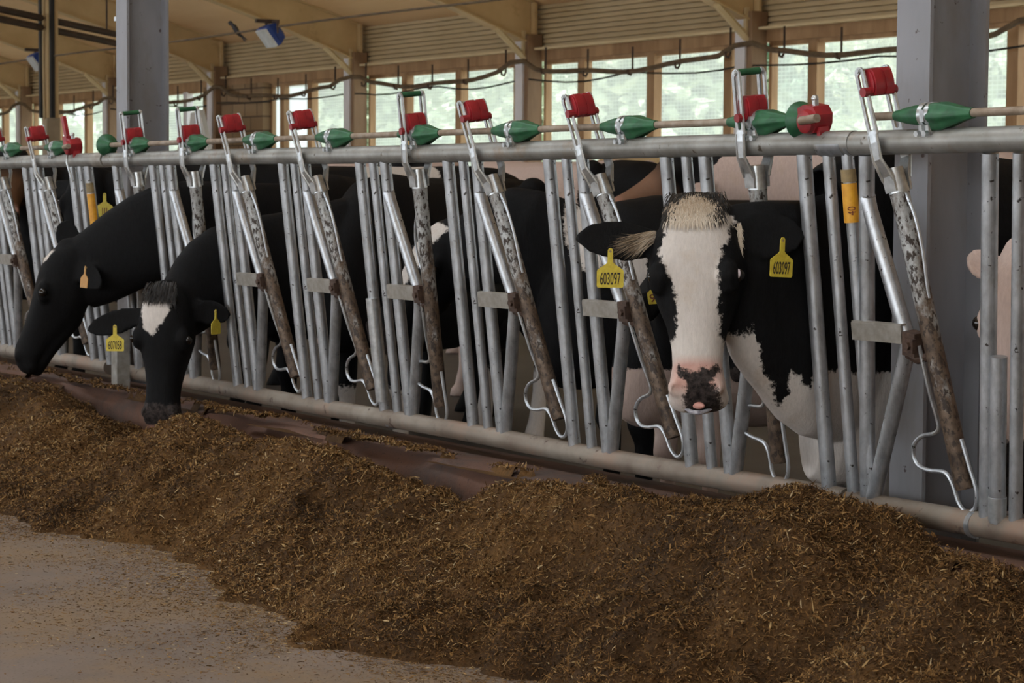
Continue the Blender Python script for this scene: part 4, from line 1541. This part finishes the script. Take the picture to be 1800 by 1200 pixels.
# 10: piebald cow side on behind the middle stalls
q = at(700, 330, 3.0)
h10 = Head(q, unit(-UP * .8 - IR * .6), unit(-IR + UP * .4), 1.0)
S10 = (at(860, 300, 3.0)[0], 3.0)
c10, b10, o10 = make_cow('piebald cow standing side on in the barn behind the middle stalls', S10, (-1, -.1), h10, neck_auto(S10, (-1, -.1), h10, 1.05), .016, M['coat_pink'],
                         patch_pattern([(-1.45, .2, 1.25, .30, .6, .25), (.55, 0, 1.0, .4, .5, .35), (-.25, .3, 1.06, .30, .4, .05), (-.8, .3, .85, .25, .5, .12)], base=1.0), 'cows further back in the barn', .98)

# 11: black and white back over the top rail
S11 = (at(600, 300, 4.4)[0], 4.4)
q = at(500, 262, 4.4)
h11 = Head(q + np.array([0, 0, -.06]), unit(-UP * .6 - IR * .8), unit(-IR * .5 + UP), 1.0)
c11, b11, o11 = make_cow('black and white cow whose back shows above the top rail', S11, (-1, -.05), h11, neck_auto(S11, (-1, -.05), h11, 1.12), .02, M['coat_tan'],
                         patch_pattern([(.3, 0, 1.3, .35, .5, .4), (-1.1, 0, 1.35, .35, .5, .3)], base=1.0), 'cows further back in the barn', 1.04)

# 12: yellowish back far behind
S12 = (at(1130, 260, 6.2)[0], 6.2)
q = at(1080, 262, 6.2)
h12 = Head(q + np.array([0, 0, -.08]), unit(-UP * .6 - IR * .8), unit(-IR * .5 + UP), 1.0)
M['coat_yellow'] = mat_coat('yellowish_coat', white=(0.40, 0.28, 0.14), black=(0.12, 0.10, 0.03), brown=(0.1, 0.06, 0.03))
c12, b12, o12 = make_cow('yellowish brown cow far back, only its rump above the rail', S12, (-1, 0.0), h12, neck_auto(S12, (-1, 0), h12, 1.1), .02, M['coat_yellow'],
                         patch_pattern([(-1.2, 0, 1.4, .5, .6, .3)], base=1.0), 'cows further back in the barn', 1.15)


# ------------------------------------------------------------------ feed heap and loose feed
def vnoise(x, y, seed, scale):
    """smooth value noise"""
    r = np.random.default_rng(seed)
    T = r.uniform(-1, 1, (256, 256))
    x = x / scale + 1000.3
    y = y / scale + 1000.7
    xi, yi = np.floor(x).astype(int), np.floor(y).astype(int)
    fx, fy = x - xi, y - yi
    fx = fx * fx * (3 - 2 * fx); fy = fy * fy * (3 - 2 * fy)
    g = lambda a, b: T[a % 256, b % 256]
    return (g(xi, yi) * (1 - fx) + g(xi + 1, yi) * fx) * (1 - fy) + (g(xi, yi + 1) * (1 - fx) + g(xi + 1, yi + 1) * fx) * fy


CREST = np.array([(-20, .30), (-11, .32), (-10.2, .34), (-9.8, .33), (-9.18, .235), (-8.86, .245), (-8.55, .255), (-8.2, .285), (-7.9, .315), (-7.47, .325), (-6.9, .315), (-6.43, .285),
                  (-6.15, .245), (-5.93, .24), (-5.75, .30), (-5.47, .35), (-5.35, .355), (-5.24, .365), (-5.07, .35), (-4.83, .395), (-4.55, .42), (-4.25, .43), (-4.08, .40),
                  (-3.92, .335), (-3.76, .355), (-3.62, .36), (-3.4, .33), (-2, .32), (0, .3)])
EDGE = np.array([(-20, -1.25), (-9.5, -1.30), (-7.9, -1.20), (-7.5, -1.10), (-7.1, -.98), (-6.7, -1.02), (-6.3, -1.12), (-6.0, -1.20), (-5.6, -1.22), (-5.2, -1.17), (-4.95, -1.07), (-4.6, -1.02), (-4.2, -1.10), (-2, -1.3), (0, -1.3)])


def feed_h(x, y):
    hc = np.interp(x, CREST[:, 0], CREST[:, 1])
    ye = np.interp(x, EDGE[:, 0], EDGE[:, 1]) + vnoise(x, y, 5, .25) * .09 + vnoise(x, y, 6, .07) * .06
    yc = -.50 + vnoise(x, y * 0, 3, .5) * .05
    s = np.clip((yc - y) / (yc - ye), 0, 1.3)
    out = hc * np.clip(1 - s, 0, 1) ** 1.0 * (1 - .10 * np.sin(np.clip(s, 0, 1) * math.pi))
    tin = np.clip((y - yc) / (-.20 - yc), 0, 1)
    drop = np.interp(x, [-12, -10, -9.3, -8.8, -8, -6.6, -6.2, -5.9, -5.5, -5.2, -4.9, -4.3, -4.05, -3.9, -3.5], [.05, .06, .10, .10, .09, .09, .10, .10, .07, .06, .02, .02, .06, .09, .10])
    inn = hc - drop * tin ** 1.3
    h = np.where(y > yc, inn, out)
    f = np.clip(h / .10, 0, 1)
    h = h + f * (vnoise(x, y, 1, .24) * .040 + vnoise(x, y, 2, .085) * .020 + vnoise(x, y, 4, .034) * .013)
    # hollows where cows have eaten
    for hxp, hyp, r, d in ((-8.42, -.42, .20, .12), (-4.95, -.62, .14, .05), (-4.05, -.50, .22, .07), (-3.98, -.80, .20, .05), (-5.55, -.60, .12, .04)):
        h = h - d * np.exp(-(((x - hxp) / r) ** 2 + ((y - hyp) / (r * .8)) ** 2))
    return np.where(h > .004, h, -.02)


gx = np.concatenate([np.arange(-16, -10, .05), np.arange(-10, -3.0, .0165), np.arange(-3.0, -.9, .05)])
gy = np.arange(-1.62, -.12, .0165)
GX, GY = np.meshgrid(gx, gy, indexing='ij')
GZ = feed_h(GX, GY)
# loose feed that lies on the kerb under the rail
kz = .318 + .03 * np.clip(vnoise(GX, GY, 21, .35) + .15, 0, 1) + .012 * vnoise(GX, GY, 22, .05)
cap = (GY > -.215)
GZ = np.where(cap, np.where(GZ > .31, GZ, np.where(vnoise(GX, GY, 23, .3) + (GY + .13) * 9 > -.55, kz, .30)), GZ)
nx, ny = GX.shape
V = np.stack([GX, GY, GZ], -1).reshape(-1, 3)
idx = np.arange(nx * ny).reshape(nx, ny)
keep = (GZ[:-1, :-1] > -.01) | (GZ[1:, :-1] > -.01) | (GZ[:-1, 1:] > -.01) | (GZ[1:, 1:] > -.01)
zs = np.stack([GZ[:-1, :-1], GZ[1:, :-1], GZ[1:, 1:], GZ[:-1, 1:]], -1)
yq = GY[:-1, 1:]
keep &= ~((yq > -.25) & (zs.max(-1) - zs.min(-1) > .03))
Q = np.stack([idx[:-1, :-1], idx[1:, :-1], idx[1:, 1:], idx[:-1, 1:]], -1)[keep]
tone_base = np.clip(.20 + .10 * vnoise(GX, GY, 31, .4) + .10 * vnoise(GX, GY, 32, .08), 0, 1).reshape(-1)  # heap surface toned dark as the shade in gaps between flakes


def flakes(n, xr, yr, on_feed=True, lmin=.006, lmax=.026, zfun=None, dens=None, seed=3, w=(.0012, .0042)):
    r = np.random.default_rng(seed)
    x = r.uniform(*xr, n)
    y = r.uniform(*yr, n)
    z = zfun(x, y)
    ok = z > (.006 if on_feed else -1)
    if dens is not None:
        ok &= r.uniform(0, 1, n) < dens(x, y)
    x, y, z = x[ok], y[ok], z[ok]
    m = len(x)
    ln = lmin + (lmax - lmin) * r.uniform(0, 1, m) ** 3.0
    wd = r.uniform(*w, m) * np.where(r.uniform(0, 1, m) < .12, 1.8, 1)
    az = r.uniform(0, 2 * math.pi, m)
    el = r.normal(0, .55, m) if on_feed else r.normal(0, .08, m)
    d = np.stack([np.cos(az) * np.cos(el), np.sin(az) * np.cos(el), np.sin(el)], 1)
    up = np.stack([r.normal(0, .45, m), r.normal(0, .45, m), np.ones(m)], 1)
    s = np.cross(d, up)
    s /= np.linalg.norm(s, axis=1)[:, None]
    nn = np.cross(s, d)
    c = np.stack([x, y, z + (r.uniform(-.002, .010, m) if on_feed else .0015)], 1)
    a = c - d * ln[:, None] / 2
    b = c + d * ln[:, None] / 2
    mid = c + nn * (ln * r.uniform(-.08, .16, m))[:, None]
    W = s * wd[:, None] / 2
    vs = np.stack([a - W * .6, a + W * .6, mid - W, mid + W, b - W * .4, b + W * .4], 1).reshape(-1, 3)
    k = np.arange(m)[:, None] * 6
    fs = np.concatenate([k + np.array([0, 1, 3, 2]), k + np.array([2, 3, 5, 4])], 0)
    tone = r.beta(2.0, 2.6, m)
    tone = np.clip(tone * 1.02 + .05 * (ln > .018) + .10 * vnoise(x, y, 31, .4), 0, 1)
    light = r.uniform(0, 1, m) < .018
    tone = np.where(light, r.uniform(.86, 1, m), tone)
    return vs, fs, np.repeat(tone, 6)


def np_mesh(name, vs, fs, tone, m, kind_label, cat):
    me = bpy.data.meshes.new(name)
    nf = len(fs)
    me.vertices.add(len(vs))
    me.vertices.foreach_set('co', vs.astype(np.float32).ravel())
    me.loops.add(nf * 4)
    me.loops.foreach_set('vertex_index', fs.astype(np.int32).ravel())
    me.polygons.add(nf)
    me.polygons.foreach_set('loop_start', np.arange(0, nf * 4, 4, dtype=np.int32))
    me.polygons.foreach_set('loop_total', np.full(nf, 4, dtype=np.int32))
    me.update(calc_edges=True)
    a = me.attributes.new('tone', 'FLOAT', 'POINT')
    a.data.foreach_set('value', tone.astype(np.float32))
    me.materials.append(m)
    o = link(bpy.data.objects.new(name, me))
    return tag(o, kind_label, cat, None, 'stuff')


def feed_surf(x, y):
    z = feed_h(x, y)
    k = .318 + .03 * np.clip(vnoise(x, y, 21, .35) + .15, 0, 1) + .012 * vnoise(x, y, 22, .05)
    on = (y > -.215)
    return np.where(on, np.where(z > .31, z, np.where(vnoise(x, y, 23, .3) + (y + .13) * 9 > -.55, k, -.1)), z)


parts = [(V, Q, tone_base)]
parts.append(flakes(200000, (-5.9, -2.9), (-1.6, -.12), True, .005, .030, feed_surf, None, 3, (.0012, .0042)))
parts.append(flakes(140000, (-9.0, -5.9), (-1.6, -.12), True, .006, .030, feed_surf, None, 4, (.0018, .0052)))
parts.append(flakes(75000, (-14.0, -9.0), (-1.6, -.12), True, .007, .03, feed_surf, None, 5, (.0025, .006)))
parts.append(flakes(1600, (-6.5, -3.0), (-1.5, -.15), True, .03, .085, feed_surf, None, 6, (.0014, .003)))
vs_, fs_, tn_, off = [], [], [], 0
for v, f, t in parts:
    vs_.append(v); fs_.append(f + off); tn_.append(t); off += len(v)
np_mesh('feed', np.concatenate(vs_), np.concatenate(fs_), np.concatenate(tn_), M['feed'],
        'long heap of brown chopped silage feed along the kerb below the fence', 'feed')


def floor_dens(x, y):
    ye = np.interp(x, EDGE[:, 0], EDGE[:, 1])
    return np.exp(-np.clip(ye - y, 0, 9) / .13) * 1.2 + np.exp(-np.clip(ye - y, 0, 9) / .60) * .40 * (vnoise(x, y, 44, .3) > -.2) + .012


z0 = lambda x, y: np.zeros_like(x)
parts = [flakes(190000, (-9, -4.2), (-2.6, -.85), False, .004, .020, z0, floor_dens, 8, (.0012, .0036)),
         flakes(26000, (-14, -9), (-3.2, -1.0), False, .006, .02, z0, floor_dens, 9, (.002, .006))]
vs_, fs_, tn_, off = [], [], [], 0
for v, f, t in parts:
    vs_.append(v); fs_.append(f + off); tn_.append(np.clip(t + .12, 0, 1)); off += len(v)
np_mesh('feed_crumbs', np.concatenate(vs_), np.concatenate(fs_), np.concatenate(tn_), M['feed'],
        'loose crumbs of feed strewn over the concrete alley beside the heap', 'feed')

# ------------------------------------------------------------------ barn interior, further back
# steel post hanging dark with rubber strips, left
q0, q1 = at(78, 208, 6.0), at(102, 208, 6.0)
hx0 = (q0[0] + q1[0]) / 2
po = empty('barn_post', (hx0, 6.0, 0), (0, 0, 0), None, 'dark clad barn post with a pale foot, left of the brown-edged column', 'post')
MB().box((0, 0, q0[2] / 2), (.17, .17, q0[2])).obj('post_foot', mottled('tan_post_paint', (0.26, 0.20, 0.13), (0.34, 0.26, 0.17), 4, .7), po, False)
top = ceil_z(6.1) - .03
MB().box((0, 0, (q0[2] + top) / 2), (.14, .14, top - q0[2])).obj('post_shaft', M['beam'], po, False)
for dx, dy in ((-.075, -.09), (.09, -.02)):
    MB().box((dx, dy, (q0[2] + top) / 2), (.07, .05, top - q0[2])).obj('rubber_strip', M['black_rubber'], po, False)
MB().tube([(.02, -.09, q0[2] - .02), (.025, -.10, q0[2] + .6), (.015, -.09, top - .3)], .018, 8).obj('post_cable', M['cable_tan'], po)

# pair of dark bars crossing under the roof
a, b2 = at(-60, 3, 4.6), at(212, 62, 7.4)
bars = empty('conveyor_track', tuple(a), (0, 0, 0), None, 'pair of dark brown bars hung under the roof, top left', 'track')
for dz in (0, -.115):
    MB().tube([(0, 0, dz), tuple(np.array(b2) - a + np.array([0, 0, dz]))], .042, 8).obj('track_bar', M['dark_iron'], bars)
dv = np.array(b2) - a
for s in (.12, .5, .9):
    p = dv * s
    MB().tube([tuple(p), (p[0], p[1], ceil_z(a[1] + p[1]) - a[2])], .012, 6).obj('track_hanger', M['dark_iron'], bars)

# catenary wire with two blue floodlights and a bird
WYY = 6.0
wa, wb = at(-40, 113, WYY), at(905, -1, WYY)
zc_ = 2.80
wire = MB().tube([(x, WYY, zc_ + .03 * math.sin(x * .9) * .3) for x in np.linspace(-34, -12, 60)], .012, 6)
tag(wire.obj('suspension_wire', M['cable']), 'thin brown wire stretched under the roof carrying the blue lamps', 'wire')


RZ = math.atan2(IR[1], IR[0])


def flood(px, py, label):
    c = at(px, py, WYY)
    o = empty('floodlight', tuple(c), (0, 0, RZ + .50), None, label, 'lamp', 'floodlights on the wire')
    R = Matrix.Rotation(math.radians(-38), 3, 'Y')
    b = MB()
    # tapered housing, wide end to the glass
    ring_ = lambda x, hy, hz: [tuple(R @ Vector((x, sy * hy, sz * hz))) for sy, sz in ((-1, -1), (1, -1), (1, 1), (-1, 1))]
    b.loft([ring_(-.060, .13, .105), ring_(-.02, .13, .105), ring_(.055, .11, .085), ring_(.085, .07, .05)])
    b.obj('lamp_housing', M['blue'], o, False)
    MB().loft([ring_(-.085, .125, .10), ring_(-.061, .125, .10)]).obj('lamp_glass', M['lampglass'], o, False)
    MB().tube([(.0, -.145, 0), (.0, -.145, .12), (0, .145, .12), (0, .145, 0)], .010, 6).obj('lamp_bracket', M['dark_iron'], o)
    MB().box((-.05, 0, .125), (.24, .05, .035)).obj('lamp_arm', M['dark_iron'], o, False)
    return o


flood(478, 60, 'blue floodlight hanging at the rafter left of the middle')
flood(68, 106, 'blue floodlight partly behind the dark clad post')
# bird
c = at(414, 54, WYY)
bd = empty('bird', tuple(c), (0, 0, RZ), None, 'small dark bird perched on the wire beside the blue lamp', 'bird')
bd.scale = (.70, .70, .70)
b = MB()
b.loft([[(x, r * math.cos(t), z + r * math.sin(t)) for t in np.linspace(0, 2 * math.pi, 12, endpoint=False)]
        for x, z, r in ((-.11, .112, .004), (-.09, .11, .030), (-.06, .105, .036), (-.035, .06, .045), (.005, .02, .066), (.04, -.02, .055), (.065, -.06, .028), (.08, -.085, .010))])
b.obj('body', M['bird'], bd)
MB().prism([(.05, -.05), (.07, -.06), (.15, -.15), (.125, -.15)], -.02, .02).prism([(.05, -.05), (.08, -.05), (.165, -.125), (.145, -.13)], .0, .03).obj('tail', M['bird'], bd, False)
MB().prism([(-.02, .07), (.02, .03), (.10, -.08), (.02, -.03)], -.062, -.050).prism([(-.02, .07), (.02, .03), (.10, -.08), (.02, -.03)], .050, .062).obj('wing', M['bird'], bd, False)

# hose slung along the header on hooks, with a lower black cable
hose = MB()
pts = []
for x in np.arange(-52, -10, .35):
    ph = (x + 27.6) / 5.15
    f = ph - math.floor(ph)
    z = 2.98 - .16 * math.sin(f * math.pi) ** 1.0 + .02 * math.sin(x * 3.1)
    pts.append((x, WY - .30, z + .08 * (abs(f - .0) < .08 or abs(f - 1) < .08)))
hose.tube(pts, .034, 8)
tag(hose.obj('hose', M['cable']), 'brown hose sagging along the top of the windows on hooks', 'hose')
hk = bpy.data.objects.new('cable_hook', MB().tube([(0, 0, .34), (0, 0, .02), (0, -.03, -.03), (0, -.07, -.02), (0, -.08, .04)], .014, 6).mesh('cable_hook', M['dark_iron']))
first = True
for k, x in enumerate(np.arange(-45, -14, 1.06)):
    o = hk if k == 0 else hk.copy()
    link(o)
    ph = (x + 27.6) / 5.15
    f = ph - math.floor(ph)
    o.location = (x, WY - .26, 2.95 - .16 * math.sin(f * math.pi))
    tag(o, 'dark wire hook holding the hose under the window header', 'hook', 'hose hooks')
low = MB()
pts = [(x, WY - .24, 2.80 - .07 * abs(math.sin((x + 27.6) / 2.575 * math.pi)) + .015 * math.sin(x * 2)) for x in np.arange(-47, -12, .5)]
low.tube(pts, .013, 6)
tag(low.obj('cable', M['black_rubber']), 'thin black cable hanging below the hose across the windows', 'cable')

# white tarpaulin propped against the window behind the left column
q = at(345, 205, 12.6)
tb = MB()
tb.prism([(-.55, 1.2), (-.15, 2.55), (.25, 2.60), (.55, 2.0), (.62, 1.2)], -.04, .04)
tb.prism([(-.5, 1.2), (-.62, 1.9), (-.35, 2.25), (-.15, 1.2)], -.10, -.02)
o = tb.obj('tarpaulin', M['tarp'], None, False)
o.location = (q[0], 12.6, 0)
tb2 = MB().box((-.3, 0, .6), (.06, .06, 1.3)).box((.4, 0, .6), (.06, .06, 1.3)).obj('tarpaulin_prop', M['wood'], o, False)
tag(o, 'white tarpaulin propped by the window left of the block wall', 'tarpaulin')

# trees outside the windows
def crown_mesh(seed, mat):
    r = np.random.default_rng(seed)
    n = 5200
    cl = [(r.normal(0, 1.5), r.normal(0, 1.2), r.uniform(2.2, 7.5), r.uniform(.8, 1.7)) for _ in range(26)]
    pick = r.integers(0, len(cl), n)
    C = np.array(cl)[pick]
    d = r.normal(0, 1, (n, 3))
    d /= np.linalg.norm(d, axis=1)[:, None]
    c = C[:, :3] + d * (C[:, 3] * r.uniform(.6, 1, n))[:, None]
    a = r.normal(0, 1, (n, 3)); a /= np.linalg.norm(a, axis=1)[:, None]
    b = np.cross(a, r.normal(0, 1, (n, 3))); b /= np.linalg.norm(b, axis=1)[:, None]
    s = r.uniform(.12, .26, n)[:, None]
    vs = np.stack([c - a * s, c + b * s * .6, c + a * s, c - b * s * .6], 1).reshape(-1, 3)
    fs = np.arange(n)[:, None] * 4 + np.array([0, 1, 2, 3])
    me = bpy.data.meshes.new('crown')
    me.from_pydata(vs.tolist(), [], fs.tolist())
    me.materials.append(M[mat])
    return me


CR = [crown_mesh(1, 'leaf'), crown_mesh(2, 'leaf'), crown_mesh(3, 'leaf_dark')]
TRUNK = MB().tube([(0, 0, -.3), (.05, 0, 1.5), (-.05, .05, 3.5), (.05, 0, 6)], [.22, .17, .13, .06], 10, smooth_path=3).mesh('trunk', M['bark'])
tx = []
for row, (yy, off_) in enumerate(((25, 0), (35, 4.3), (45, 1.8))):
    for k in range(9 if row < 2 else 8):
        x = -82 - row * 6 + off_ + k * 8.6
        tx.append((x, yy + 1.2 * math.sin(k * 2.1), (k * 2 + row) % 2 if row == 0 else (2 if (k + row) % 2 else 0)))
for k, (x, y, t) in enumerate(tx):
    o = empty('tree', (x, y, -.2), (0, 0, k * 1.3), None, ('pale green leafy tree blurred behind the window net', 'pale green leafy tree blurred behind the window net',
              'darker green tree standing behind the pale ones outside')[t], 'tree', 'pale trees outside' if t < 2 else 'darker trees outside')
    inst('crown', CR[t], o).scale = (1.05, 1.05, 1.0)
    inst('trunk', TRUNK, o)
